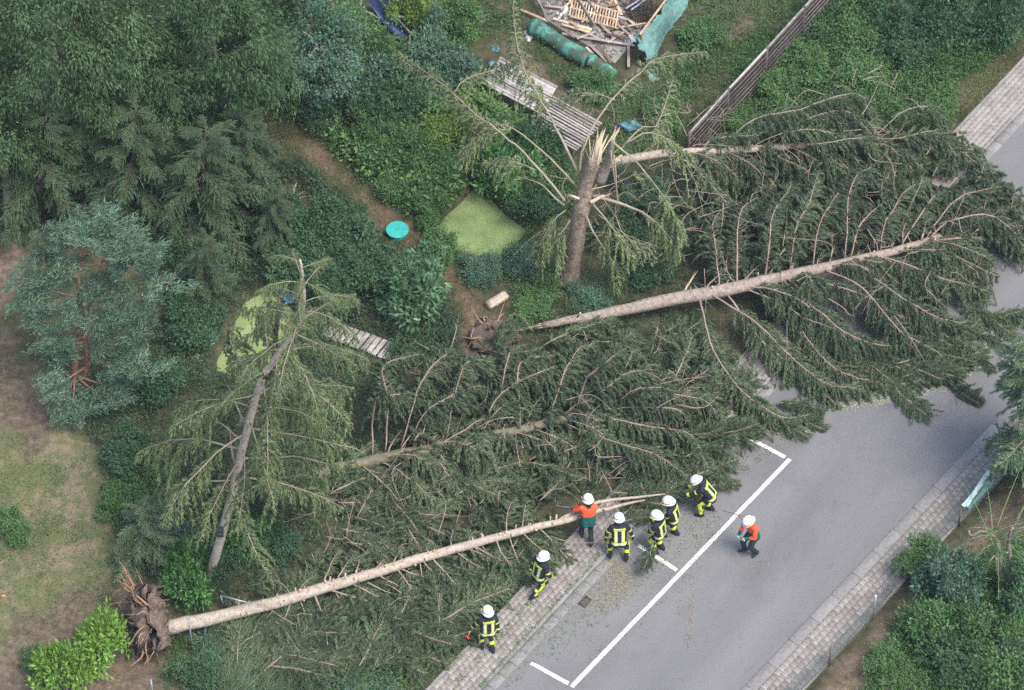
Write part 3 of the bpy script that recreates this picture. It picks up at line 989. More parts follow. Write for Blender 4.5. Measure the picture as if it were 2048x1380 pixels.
# --- the big crown across the road
F3, p3_ = lying_trunk('fallen_spruce', 'large uprooted spruce whose full crown lies across the road',
    [(1085, 651, .35), (1200, 630, .55), (1340, 600, .8), (1470, 576, 1.0), (1570, 553, 1.1), (1750, 512, 1.2), (1850, 483, 1.2), (1950, 440, 1.1), (2035, 425, .9)],
    [.10, .16, .2, .2, .18, .145, .105, .06, .02], MT['bark'])
KB3 = [
 [(1420, 588, 1.0), (1510, 650, 1.0), (1580, 715, .7), (1640, 758, .4), (1740, 792, .2)],
 [(1560, 556, 1.1), (1650, 640, 1.1), (1720, 690, .8), (1810, 700, .35)],
 [(1600, 546, 1.2), (1680, 577, 1.3), (1750, 600, 1.1), (1810, 630, .8), (1880, 662, .4)],
 [(1690, 525, 1.2), (1770, 570, 1.3), (1840, 608, 1.0), (1900, 640, .6), (1960, 655, .3)],
 [(1750, 508, 1.2), (1830, 535, 1.3), (1900, 565, .9), (1970, 590, .4)],
 [(1850, 483, 1.2), (1920, 510, 1.2), (2005, 540, .5)],
 [(1860, 475, 1.3), (1900, 447, 1.6), (1960, 435, 1.6), (2025, 455, 1.1), (2045, 495, .6)],
 [(1480, 572, 1.0), (1560, 600, 1.1), (1640, 655, .9), (1700, 690, .6), (1770, 712, .3)],
 [(1398, 598, .9), (1420, 690, .8), (1470, 770, .5), (1550, 830, .3), (1632, 846, .15)],
 [(1640, 535, 1.2), (1720, 580, 1.3), (1800, 650, .9), (1860, 700, .4), (1910, 720, .2)],
 [(1520, 565, 1.0), (1600, 660, .7), (1680, 740, .4), (1790, 765, .2), (1880, 745, .15)],
 [(1450, 585, .9), (1530, 690, .6), (1600, 770, .3), (1700, 800, .15)],
 [(1700, 520, 1.2), (1800, 610, .9), (1880, 690, .4), (1960, 690, .2)],
 [(1530, 560, 1.1), (1535, 480, 2.2), (1545, 420, 2.6), (1562, 372, 2.5)],
 [(1580, 548, 1.1), (1590, 460, 2.3), (1610, 395, 2.7), (1640, 348, 2.4)],
 [(1625, 538, 1.2), (1640, 460, 2.2), (1670, 400, 2.4), (1700, 372, 2.2)],
 [(1690, 520, 1.2), (1695, 430, 2.4), (1715, 360, 2.6), (1750, 325, 2.2)],
 [(1760, 506, 1.2), (1775, 440, 2.1), (1810, 395, 2.2), (1860, 378, 1.8)],
 [(1700, 518, 1.2), (1722, 450, 2.0), (1765, 400, 2.2), (1810, 365, 1.9)],
 [(1475, 570, 1.0), (1480, 500, 1.8), (1490, 440, 2.2), (1510, 400, 2.0)],
 [(1850, 480, 1.2), (1880, 430, 1.6), (1915, 395, 1.7), (1985, 375, 1.2), (2010, 388, .9)],
 [(1440, 580, 1.0), (1425, 500, 1.7), (1430, 440, 2.0), (1450, 400, 1.8)],
 [(1800, 495, 1.2), (1840, 430, 1.8), (1885, 400, 1.8), (1940, 400, 1.2)],
]
def shake(kb, px, rg):
    """uneven version of a limb path: the further out, the more it strays"""
    n = len(kb)-1
    return [(x+rg.normal()*px*k/n, y+rg.normal()*px*k/n, max(.1, z+rg.normal()*.15*k/n)) for k, (x, y, z) in enumerate(kb)]
for kb in KB3:
    add_branch(F3, wpath(*shake(kb, 11, rgA)), .02+.016*rgA.random(), MT['branch'], MT['needle_fallen'], twig=.68, t0=.12, gap=.07, droop=.95, rg=rgA)
auto_branches(F3, p3_, .2, .03, 34, 2.6, MT['branch'], MT['needle_fallen'], t0=.3, phis=(-1.7, -.5), sag=.35, twig=.6, gap=.09, rg=rgA)
auto_branches(F3, p3_, .2, .03, 30, 3.1, MT['branch'], MT['needle_fallen'], t0=.38, phis=(.7, 1.8), sag=.42, twig=.6, gap=.09, rg=rgA, fwd=.8)
auto_branches(F3, p3_, .2, .03, 8, 1.3, MT['branch'], MT['needle_fallen'], t0=.78, phis=(-1, 1), sag=.3, twig=.45, gap=.09, rg=rgA, fwd=1.2)
stubs(F3, p3_, .2, .05, 12, MT['branch'], MT['cut'], t0=.04, t1=.8, rg=rgA, ln=(.08, .3))
splinters(F3, p3_[0], np.array([-1, -.1, .05]), 5, .6, .08, MT['splinter'], rgA)
splinters(F3, at(1370, 580, 1.0), np.array([.35, .2, 1]), 3, .7, .06, MT['splinter'], rgA)

# --- the broken-off top pointing to the upper right
F4, p4_ = lying_trunk('fallen_spruce', 'broken spruce top lying from the splintered stump towards the upper right pavement',
    [(1240, 322, 2.3), (1320, 308, 2.0), (1450, 301, 1.6), (1600, 293, 1.4), (1750, 290, 1.2), (1945, 302, .6)], [.13, .12, .125, .105, .06, .015], MT['bark_light'])
KB4 = [
 [(1440, 300, 1.6), (1500, 250, 2.4), (1570, 230, 2.6), (1650, 216, 2.2)],
 [(1480, 298, 1.6), (1560, 245, 2.3), (1650, 202, 2.6), (1720, 193, 2.4), (1775, 232, 1.4)],
 [(1530, 294, 1.5), (1600, 242, 2.3), (1690, 235, 2.2), (1740, 262, 1.5)],
 [(1500, 296, 1.6), (1560, 262, 2.2), (1640, 262, 2.1), (1740, 300, 1.2)],
 [(1570, 293, 1.4), (1640, 288, 1.9), (1720, 295, 1.8), (1765, 322, 1.2)],
 [(1740, 278, 1.3), (1800, 268, 1.7), (1860, 275, 1.5), (1920, 305, .8)],
 [(1750, 272, 1.2), (1810, 225, 1.8), (1850, 214, 1.7), (1900, 245, .9)],
 [(1490, 305, 1.5), (1510, 360, 1.2), (1530, 388, .9)],
 [(1530, 302, 1.4), (1580, 340, 1.1), (1620, 372, .7)],
 [(1420, 312, 1.6), (1432, 360, 1.1), (1450, 400, .7)],
 [(1650, 298, 1.3), (1720, 345, 1.0), (1790, 360, .5)],
 [(1360, 312, 1.8), (1400, 345, 1.6), (1440, 372, 1.2)],
 [(1400, 306, 1.7), (1440, 268, 2.1), (1500, 262, 2.0)],
]
for kb in KB4:
    add_branch(F4, wpath(*shake(kb, 10, rgA)), .016+.012*rgA.random(), MT['branch_grey'], MT['needle_fallen'], twig=.6, t0=.3, gap=.075, droop=.9, rg=rgA)
auto_branches(F4, p4_, .12, .02, 22, 2.1, MT['branch'], MT['needle_mid'], t0=.45, phis=(-1.7, -.2), sag=.45, twig=.6, gap=.085, rg=rgA)
auto_branches(F4, p4_, .12, .02, 26, 2.3, MT['branch'], MT['needle_fallen'], t0=.25, phis=(.5, 1.8), sag=.5, twig=.6, gap=.085, rg=rgA)
auto_branches(F4, p4_, .12, .02, 10, 1.2, MT['branch'], MT['needle_mid'], t0=.8, phis=(-1.2, 1.2), sag=.35, twig=.45, gap=.085, rg=rgA, fwd=1.1)
splinters(F4, p4_[0], np.array([-1, -.5, -.1]), 14, 1.0, .13, MT['splinter'], rgA, w=.045)

# --- the mossy one in the middle
F2, p2_ = lying_trunk('fallen_spruce', 'mossy fallen spruce in the middle with a row of arching limbs',
    [(540, 962, .45), (680, 935, .6), (830, 905, .75), (900, 888, .85), (1080, 850, 1.0), (1240, 808, 1.1), (1410, 768, .7)], [.18, .18, .17, .16, .13, .08, .02], MT['bark_moss'])
KB2 = [
 [(817, 892, .8), (844, 830, 1.8), (885, 792, 2.2), (946, 765, 2.1), (992, 775, 1.4)],
 [(975, 868, .9), (990, 808, 1.7), (1025, 768, 2.2), (1083, 734, 2.3), (1130, 730, 1.7)],
 [(1100, 846, 1.0), (1113, 800, 1.6), (1133, 744, 2.2), (1160, 695, 2.4), (1195, 678, 2.0)],
 [(1150, 832, 1.0), (1170, 768, 1.9), (1206, 715, 2.3), (1250, 697, 1.9)],
 [(1165, 828, 1.0), (1184, 800, 1.6), (1228, 765, 2.1), (1285, 744, 1.9), (1320, 760, 1.3)],
 [(1210, 815, 1.1), (1230, 798, 1.5), (1268, 778, 1.9), (1316, 771, 1.9), (1372, 784, 1.2)],
 [(1190, 820, 1.1), (1262, 811, 1.6), (1350, 826, 1.3), (1395, 860, .6)],
 [(745, 912, .7), (752, 805, 2.2), (793, 788, 2.4), (871, 790, 2.0)],
 [(800, 898, .8), (830, 790, 2.2), (851, 730, 2.6), (873, 702, 2.6), (905, 700, 2.0)],
 [(890, 885, .9), (916, 780, 2.1), (940, 727, 2.6), (985, 727, 2.1), (1010, 760, 1.4)],
 [(860, 900, .8), (919, 872, 1.3), (975, 850, 1.3), (1010, 868, .8)],
 [(1040, 855, 1.0), (1045, 745, 2.3), (1063, 715, 2.6), (1095, 700, 2.3)],
 [(990, 868, .9), (1010, 735, 2.4), (1028, 700, 2.6), (1060, 690, 2.3)],
 [(770, 908, .7), (775, 800, 2.2), (790, 740, 2.5), (830, 715, 2.3)],
 [(1260, 805, 1.1), (1330, 790, 1.6), (1400, 810, 1.1), (1432, 850, .6)],
 [(1180, 822, 1.0), (1270, 850, 1.4), (1370, 880, 1.0), (1420, 930, .4)],
 [(1120, 842, 1.0), (1200, 880, 1.3), (1300, 910, 1.0), (1380, 960, .4)],
]
for kb in KB2:
    add_branch(F2, wpath(*shake(kb, 11, rgA)), .018+.014*rgA.random(), MT['branch'], MT['needle_fallen'], twig=.66, t0=.2, gap=.07, droop=1.05, rg=rgA)
auto_branches(F2, p2_, .16, .03, 32, 2.5, MT['branch'], MT['needle_fallen'], t0=.25, phis=(-1.5, -.1), sag=.5, twig=.6, gap=.09, rg=rgA)
auto_branches(F2, p2_, .16, .03, 30, 2.5, MT['branch'], MT['needle_mid'], t0=.2, phis=(.3, 1.75), sag=.55, twig=.55, gap=.09, rg=rgA)
auto_branches(F2, p2_, .16, .03, 20, 1.7, MT['branch'], MT['needle_fallen'], t0=.3, t1=.9, phis=(-.5, .7), sag=.75, twig=.65, gap=.1, rg=rgA)
auto_branches(F2, p2_, .16, .03, 8, 1.2, MT['branch'], MT['needle_fallen'], t0=.85, phis=(-1, 1), sag=.35, twig=.5, gap=.09, rg=rgA, fwd=1.1)

# --- the stripped trunk in front, with its root plate
F1, p1_ = lying_trunk('fallen_spruce', 'uprooted spruce with bare stripped trunk, sawn stubs and upturned root plate',
    [(330, 1255, .62), (420, 1238, .62), (560, 1203, .7), (700, 1160, .8), (850, 1115, .9), (1000, 1073, .95), (1130, 1041, .9), (1195, 1022, .8), (1290, 1000, .5)],
    [.22, .19, .172, .152, .136, .118, .09, .065, .03], MT['bark_light'])
a = Acc(); q_ = catmull(wpath((1120, 1040, .9), (1190, 1006, .9), (1280, 994, .75), (1330, 988, .5)), 12)
tube(a, q_, np.linspace(.07, .02, 12), 8); wpart('forked_leader', a, MT['bark_light'], F1, True)
stubs(F1, p1_, .2, .06, 60, MT['bark_light'], MT['cut'], t0=.12, t1=.93, rg=rgA, ln=(.04, .14))
for kb in [[(590, 1198, .7), (575, 1225, .5), (580, 1255, .2)], [(600, 1200, .6), (620, 1240, .35), (650, 1268, .12)],
           [(670, 1180, .7), (690, 1210, .4), (740, 1240, .1)], [(735, 1165, .7), (790, 1190, .4), (870, 1195, .15)],
           [(960, 1085, .9), (975, 1110, .5), (1000, 1130, .2)], [(840, 1125, .8), (850, 1170, .4), (900, 1190, .12)]]:
    add_branch(F1, wpath(*kb), .024, MT['branch_grey'], MT['needle_mid'], twig=.3, t0=.55, gap=.12, droop=.5, rg=rgA)
auto_branches(F1, p1_, .2, .05, 16, 2.2, MT['branch'], MT['needle_mid'], t0=.3, t1=.7, phis=(1.7, 2.3), sag=.25, twig=.5, gap=.1, rg=rgA, zmin=.1)
auto_branches(F1, p1_, .2, .05, 18, 2.4, MT['branch'], MT['needle_mid'], t0=.3, t1=.7, phis=(-2.3, -1.6), sag=.25, twig=.5, gap=.1, rg=rgA, zmin=.1)

soil_m = mat('root_soil', [(0.3, (.07, .05, .04)), (0.5, (.13, .098, .078)), (0.7, (.22, .175, .145))], scale=7, rough=1, bump=1.0, bscale=16)
root_m = mat('root_bark', [(0.3, (.22, .13, .08)), (0.7, (.42, .27, .18))], scale=9, rough=.9)
ax_ = nrm(p1_[4]-p1_[0]); pc = at(297, 1243, .72)
e1 = nrm(np.cross(ax_, Z)); e2 = np.cross(e1, ax_)
def root_plate():
    nr, na = 10, 34
    V = []
    rg = np.random.default_rng(4)
    for side in (1, -1):
        for k in range(nr):
            r = .98*(k+.3)/nr
            for j in range(na):
                th = j/na*2*math.pi
                rr = r*(1.05+.17*math.sin(3*th+1)+.12*math.sin(7*th)+.08*rg.normal())
                th_ = side*(.20+.28*(1-(k/nr)**2))*(1 if k < nr-1 else .15)+.085*rg.normal()
                V.append(pc+e1*rr*math.cos(th)+e2*rr*.98*math.sin(th)+ax_*th_)
    V = np.array(V); V[:, 2] = np.maximum(V[:, 2], -.25)
    q = []
    for s in range(2):
        for k in range(nr-1):
            for j in range(na):
                b = s*nr*na
                f = (b+k*na+j, b+k*na+(j+1) % na, b+(k+1)*na+(j+1) % na, b+(k+1)*na+j)
                q.append(f if s == 1 else f[::-1])
    for j in range(na):
        b = (nr-1)*na
        q.append((b+j, b+(j+1) % na, b+nr*na+(j+1) % na, b+nr*na+j))
    c = len(V); V = np.vstack([V, pc+ax_*.38, pc-ax_*.38])
    t = [(j, (j+1) % na, c) for j in range(na)]+[(nr*na+(j+1) % na, nr*na+j, c+1) for j in range(na)]
    o = wpart('root_plate', Acc().add(V, q, t), soil_m, F1)
    for k in range(26):
        th = rg.random()*6.28
        s = pc+e1*math.cos(th)*.7+e2*math.sin(th)*.7-ax_*.15*rg.normal()
        d = nrm(e1*math.cos(th)+e2*math.sin(th)-ax_*(.2+.5*rg.random()))
        l = .5+.6*rg.random()
        c3 = catmull([s, s+d*l*.5+rg.normal(size=3)*.08, s+d*l+rg.normal(size=3)*.16-Z*.1], 8)
        c3[:, 2] = np.maximum(c3[:, 2], -.3)
        a = Acc(); tube(a, c3, np.linspace(.035, .006, 8)*(.5+.7*rg.random()), 6)
        link('root', a.mesh('root', root_m), o)
    for k in range(14):   # feathery bundle standing up at the top left of the plate
        s = at(272+rg.normal()*5, 1190+rg.normal()*6, 1.1)
        e = at(246+rg.normal()*7, 1120+rg.random()*55, 1.7)
        c3 = catmull([s, (s+e)/2+rg.normal(size=3)*.05, e], 7)
        a = Acc(); tube(a, c3, np.linspace(.024, .005, 7), 5)
        link('root', a.mesh('root', root_m), o)
    for k in range(110):   # fine fringe
        th = rg.random()*6.28
        s = pc+(e1*math.cos(th)+e2*math.sin(th))*(.5+.55*rg.random())+ax_*.3*rg.normal()
        e = s+rg.normal(size=3)*.22-Z*.1
        a = Acc(); tube(a, np.array([s, (s+e)/2+rg.normal(size=3)*.04, e]), [.01, .007, .003], 4)
        link('root', a.mesh('root', root_m), o)
root_plate()

# ---------------------------------------------------------------- the splintered standing snag
sb = at(1140, 567, 0)
SN = empty('broken_spruce', sb, 'thick snapped spruce stump with pale splintered top and bare limbs', 'tree')
q_ = catmull(wpath((1138, 570, -.05), (1142, 540, .5), (1152, 480, 2.0), (1162, 420, 3.3), (1172, 370, 4.3), (1190, 315, 5.5)), 26)
a = Acc(); tube(a, q_, np.interp(np.linspace(0, 1, 26), [0, .1, .3, .55, .62, .8, 1], [.40, .30, .26, .24, .27, .20, .17]), 16, lump=.07)
wpart('trunk', a, MT['bark_snag'], SN)
splinters(SN, q_[-1], np.array([.15, 0, 1]), 20, 1.2, .13, MT['splinter'], rgA, w=.055)
q2_ = catmull(wpath((1200, 365, 4.0), (1212, 330, 4.7), (1222, 300, 5.5), (1226, 275, 6.1)), 12)
a = Acc(); tube(a, q2_, np.linspace(.17, .07, 12), 10, lump=.06); wpart('torn_stem', a, MT['bark'], SN, True)
splinters(SN, q2_[-1], np.array([.3, 0, 1]), 7, .5, .06, MT['splinter'], rgA)
splinters(SN, at(1190, 400, 3.9), np.array([.8, .1, .5]), 5, .5, .1, MT['splinter'], rgA)
splinters(SN, at(1150, 395, 4.0), np.array([-.8, -.1, .6]), 5, .5, .1, MT['splinter'], rgA)
SB = [  # path, radius, first twig
 ([(1130, 402, 3.7), (1060, 315, 4.4), (1000, 268, 4.8), (950, 225, 5.0), (880, 165, 4.8), (785, 105, 4.4)], .05, .38),
 ([(1128, 410, 3.5), (1085, 375, 3.9), (1043, 357, 4.0)], .04, .9),
 ([(1148, 368, 4.2), (1095, 310, 4.6), (1025, 255, 4.9), (960, 245, 4.6), (925, 270, 4.0)], .042, .5),
 ([(1158, 348, 4.6), (1110, 240, 5.2), (1072, 180, 5.6), (1038, 95, 6.0), (1030, -20, 6.2)], .05, .35),
 ([(1160, 342, 4.8), (1172, 285, 5.4), (1225, 200, 6.0), (1290, 142, 6.4), (1325, 120, 6.4), (1425, 108, 6.0)], .045, .45),
 ([(1185, 392, 3.9), (1240, 405, 3.8), (1300, 428, 3.4), (1345, 462, 2.6), (1370, 520, 1.6)], .07, .5),
 ([(1180, 400, 3.8), (1215, 440, 3.2), (1245, 478, 2.6), (1275, 520, 1.8)], .035, .5),
 ([(1165, 410, 3.6), (1185, 460, 2.8), (1215, 510, 1.9), (1240, 560, 1.0)], .05, .7),
 ([(1226, 285, 5.9), (1270, 320, 5.4), (1325, 390, 4.2), (1350, 430, 3.2), (1360, 470, 2.4)], .035, .45),
 ([(1222, 300, 5.6), (1232, 370, 4.4), (1235, 420, 3.4), (1210, 470, 2.6), (1205, 520, 1.6)], .026, .6),
 ([(1228, 310, 5.4), (1238, 390, 4.0), (1236, 430, 3.2), (1252, 470, 2.6), (1290, 485, 2.2), (1315, 468, 2.2)], .026, .6),
 ([(1240, 300, 5.5), (1280, 255, 5.9), (1310, 255, 5.9), (1330, 205, 6.0), (1345, 150, 6.1)], .03, .5),
 ([(1245, 290, 5.6), (1300, 265, 5.9), (1350, 285, 5.4), (1390, 320, 4.6)], .028, .35),
 ([(1132, 420, 3.3), (1105, 445, 3.0), (1085, 480, 2.4), (1080, 520, 1.6)], .02, .2),
 ([(1160, 385, 4.1), (1200, 375, 4.2), (1240, 365, 4.1), (1275, 350, 4.1)], .03, .95),
 ([(1070, 340, 4.2), (1020, 320, 4.2), (960, 325, 3.6)], .02, .2),
 ([(1140, 440, 3.0), (1120, 480, 2.4), (1125, 530, 1.4)], .02, .2),
 ([(1230, 200, 6.0), (1180, 185, 5.8), (1120, 195, 5.2)], .02, .2),
 ([(905, 190, 4.9), (930, 160, 5.2), (990, 140, 5.0), (1020, 130, 4.8)], .018, .25),
 ([(1020, 258, 4.8), (960, 270, 4.6), (920, 310, 3.8)], .018, .2),
]
for pth, r, t0 in SB:
    add_branch(SN, wpath(*pth), r, MT['branch_grey'], MT['needle_snag'], twig=.55, t0=t0, gap=.1, droop=1.05, rg=rgA, fill=.8)

# ---------------------------------------------------------------- standing spruces
VS = variants(6, 2.6, .03, MT['branch_grey'], MT['needle_stand'], arch=.1, sag=.35, seed=31, twig=.55, gap=.115, droop=1.2, t0=.25, fill=.78)
VD = variants(5, 2.2, .03, MT['bark_dark'], MT['needle_dark'], arch=.1, sag=.3, seed=41, twig=.55, gap=.06, droop=.5, t0=.12, nw=.034, nl=.1)
VF = variants(5, 2.2, .028, MT['branch_grey'], MT['needle_fir'], arch=.06, sag=.2, seed=51, twig=.5, gap=.06, droop=.35, t0=.1, nw=.03)
rgS = np.random.default_rng(77)
standing_conifer('standing_spruce', 'tall pale spruce leaning right behind the stripped trunk', 'tree',
    wpath((417, 1160, -.05), (452, 1040, 2.6), (510, 800, 7.6), (548, 720, 9.3), (600, 640, 11.1), (604, 560, 12.8), (600, 520, 13.6)), .145, .03, VS, 52, 3.0, 3.5, 2.6, MT['bark_pale'], rg=rgS, pw=.9, pitch=(.2, -.25))
standing_conifer('standing_spruce', 'upright brown-trunked spruce just behind the leaning one', 'tree',
    wpath((528, 1030, -.05), (535, 900, 2.9), (545, 760, 6.0), (556, 620, 9.0), (560, 590, 9.6)), .17, .03, VS, 24, 4.0, 2.3, 2.6, MT['bark_dark'], rg=rgS, pw=.9, pitch=(.3, -.3))
for px, py, h, r, lab in ((80, 430, 4.6, 2.0, 'dark green conifer at the left edge under the pale tree'), (260, 440, 5.2, 2.1, 'dark layered conifer right behind the blue-green pine'),
                          (400, 470, 5.0, 2.0, 'dark conifer to the upper right of the pine'), (405, 620, 3.4, 1.15, 'dark conifer between the pine and the hidden pond'),
                          (-30, 330, 5.5, 2.2, 'dark conifer in the shade at the far left'), (330, 330, 5.5, 2.0, 'dark conifer below the pale tree foliage'), (170, 380, 5.0, 2.0, 'dark conifer between the two leftmost conifers'), (480, 400, 4.2, 1.7, 'dark conifer at the left bank of the upper path'), (545, 500, 2.6, 1.0, 'small dark conifer above the leaning spruce top')):
    standing_conifer('dark_conifer', lab, 'tree', wpath((px, py, 0), (px+5, py-h*20, h*.5), (px+12, py-h*43, h)), .12, .02, VD, 42, .4, r, 2.2, MT['bark_dark'], group='dark conifers at the left', rg=rgS, pw=.7)
standing_conifer('fir_tree', 'blue-grey fir reaching in from the right edge over the road', 'tree', wpath((2120, 1000, 0), (2118, 860, 3.0), (2112, 650, 7.0)), .14, .03, VF, 46, 2.0, 2.5, 2.2, MT['bark_grey'], rg=rgS, pw=.7, pitch=(.2, -.2))
standing_conifer('young_fir', 'small blue-green fir beside the laurel and the root plate', 'tree', wpath((285, 1120, 0), (285, 1080, .9), (287, 1010, 2.3)), .05, .01, VF, 34, .15, 1.25, 2.2, MT['bark_grey'], rg=rgS, pw=.7)

# ---------------------------------------------------------------- the blue-green pine
pb = at(158, 800, 0)
PN = empty('pine_tree', pb, 'windswept blue-green pine with orange trunk beside the lawn', 'tree')
tr1 = catmull(wpath((158, 800, -.05), (150, 735, 1.3), (163, 640, 3.2), (157, 545, 5.2), (172, 470, 6.5)), 16)
a = Acc(); tube(a, tr1, np.linspace(.125, .03, 16), 10, lump=.06); to = wpart('trunk', a, MT['bark_pine'], PN, True)
tr2 = catmull(wpath((160, 790, 0), (174, 720, 1.6), (172, 640, 3.4), (205, 520, 5.3)), 12)
a = Acc(); tube(a, tr2, np.linspace(.10, .025, 12), 9, lump=.04); wpart('trunk', a, MT['bark_pine'], PN, True)
ENDS = [(70, 520), (85, 475), (140, 455), (195, 438), (240, 442), (290, 475), (325, 520), (348, 560), (270, 530), (222, 488), (30, 590), (50, 690), (72, 735), (98, 575), (248, 640), (300, 600), (328, 675), (262, 715), (215, 800), (258, 790), (142, 850), (122, 615), (190, 575), (212, 655), (232, 575), (298, 745), (85, 785), (45, 635), (108, 515), (260, 480), (225, 690), (110, 830), (25, 545)]
wind = nrm(np.array([.75, .35, .25]))
rgP = np.random.default_rng(8)
for (px, py) in ENDS:
    px, py = 168+(px-168)*.92+rgP.normal()*6, 630+(py-630)*.95+rgP.normal()*6
    z = np.clip((810-py)/45*.8+.9+rgP.normal()*.3, .6, 7.2)
    e = at(px, py, z)
    cand = np.vstack([tr1[3:], tr2[3:]])
    s = cand[np.argmin(np.abs(cand[:, 2]-(z-.5))+.3*np.linalg.norm(cand[:, :2]-e[:2], axis=1))]
    a = Acc(); lp_ = catmull([s, (s+e)/2-Z*.12, e], 9); tube(a, lp_, np.linspace(.04, .01, 9), 6)
    lo = wpart('limb', a, MT['bark_pine'], PN)
    ned = Acc()
    for sub in range(6):
        f = .62+.45*rgP.random()
        c = lp_[min(8, int(f*8))]+rgP.normal(size=3)*np.array([.2, .2, .11])
        k = 190
        dd = nrm(wind+rgP.normal(size=3)*.35)
        s_ = rgP.random(k)
        bp = c+dd*(s_[:, None]-.3)*.75+rgP.normal(size=(k, 3))*.085
        dr = nrm(dd*1.0+rgP.normal(size=(k, 3))*.55)
        spikes(ned, bp, dr, perp(dr, rgP), .12+.07*rgP.random(k), .022+.012*rgP.random(k), np.clip(.2+.35*rgP.random()+.45*rgP.random(k), 0, 1))
    link('needles', ned.mesh('needles', MT['needle_pine']), lo)

# ---------------------------------------------------------------- broad-leaved trees at the top left
BT = dict(L=.15, W=.045, droop=1.2, crad=.42, low=-.9, limbs=6)
broad_tree('broadleaf_tree', 'large pale green tree filling the upper left corner', 110, 70, 6.0, 2.9, 2.6, MT['leaf_ash'], 3, nc=540, per=66, **BT)
broad_tree('broadleaf_tree', 'pale green tree with hanging leaf sprays at the top, right of the corner tree', 425, 95, 5.2, 2.2, 2.3, MT['leaf_ash'], 4, nc=380, per=66, **BT)
broad_tree('broadleaf_tree', 'pale green tree cut by the left edge below the corner tree', -10, 270, 4.4, 1.9, 1.7, MT['leaf_ash'], 5, nc=230, per=56, **BT)
broad_tree('broadleaf_tree', 'pale green tree between the two largest crowns at the top left', 265, 120, 5.0, 1.9, 2.0, MT['leaf_ash'], 13, nc=300, per=56, **BT)
broad_tree('broadleaf_tree', 'smaller pale green tree above the upper end of the path', 505, 150, 3.6, 1.3, 1.5, MT['leaf_ash'], 14, nc=170, per=54, **BT)
BT = dict(L=.12, W=.06, droop=.6, crad=.34, low=-.9, limbs=5)
broad_tree('broadleaf_tree', 'blue-green leafy tree right of the pale trees', 645, 115, 2.9, 1.4, 1.6, MT['leaf_blue'], 6, nc=220, per=42, **BT)
broad_tree('broadleaf_tree', 'dark green small tree at the top left of the blue tarpaulin', 610, -5, 3.2, 1.5, 1.5, MT['leaf_dark'], 7, nc=200, per=42, **BT)
broad_tree('broadleaf_tree', 'green small tree left of the twiggy spruce limb', 700, 70, 2.6, 1.1, 1.3, MT['leaf_mid'], 9, nc=150, per=42, **BT)
# bare twigs caught in the crowns
tangle(F3, [(1250, 600), (1400, 400), (1900, 380), (1950, 600), (1700, 760), (1450, 700)], 70, (.9, 2.3), MT['branch'], rgA)
tangle(F2, [(760, 860), (850, 730), (1250, 700), (1420, 820), (1300, 960), (800, 980)], 60, (.7, 2.0), MT['branch'], rgA)
tangle(F4, [(1280, 330), (1450, 230), (1800, 210), (1900, 300), (1500, 400)], 36, (1.0, 2.2), MT['branch_grey'], rgA)
tangle(F1, [(620, 1000), (1100, 960), (1300, 960), (1000, 1090), (900, 1260), (600, 1330), (560, 1230)], 46, (.35, .8), MT['branch'], rgA)
tangle(SN, [(1120, 570), (1130, 400), (1190, 330), (1380, 330), (1400, 540)], 70, (.8, 3.6), MT['branch_grey'], rgA)

# ---------------------------------------------------------------- shrubs
S_MID = shrub_meshes('mid', 4, 100, MT['leaf_mid'], nc=85, per=44, L=.10, W=.05)
S_DARK = shrub_meshes('dark', 4, 200, MT['leaf_dark'], nc=85, per=44, L=.10, W=.048)
S_BLUE = shrub_meshes('blue', 3, 300, MT['leaf_blue'], nc=85, per=46, L=.10, W=.042, droop=.1)
S_YEL = shrub_meshes('yellow', 2, 400, MT['leaf_yellow'], nc=80, per=42, L=.10, W=.05)
S_LAU = shrub_meshes('laurel', 3, 500, MT['leaf_laurel'], nc=80, per=22, L=.17, W=.07, droop=0, crad=.24)
S_BRI = shrub_meshes('bright', 2, 600, MT['leaf_bright'], nc=90, per=22, L=.17, W=.07, droop=-.1, crad=.22)
S_RHO = shrub_meshes('rhodo', 2, 700, MT['leaf_rhodo'], nc=75, per=22, L=.2, W=.075, droop=.2, crad=.24)
rgB = np.random.default_rng(15)
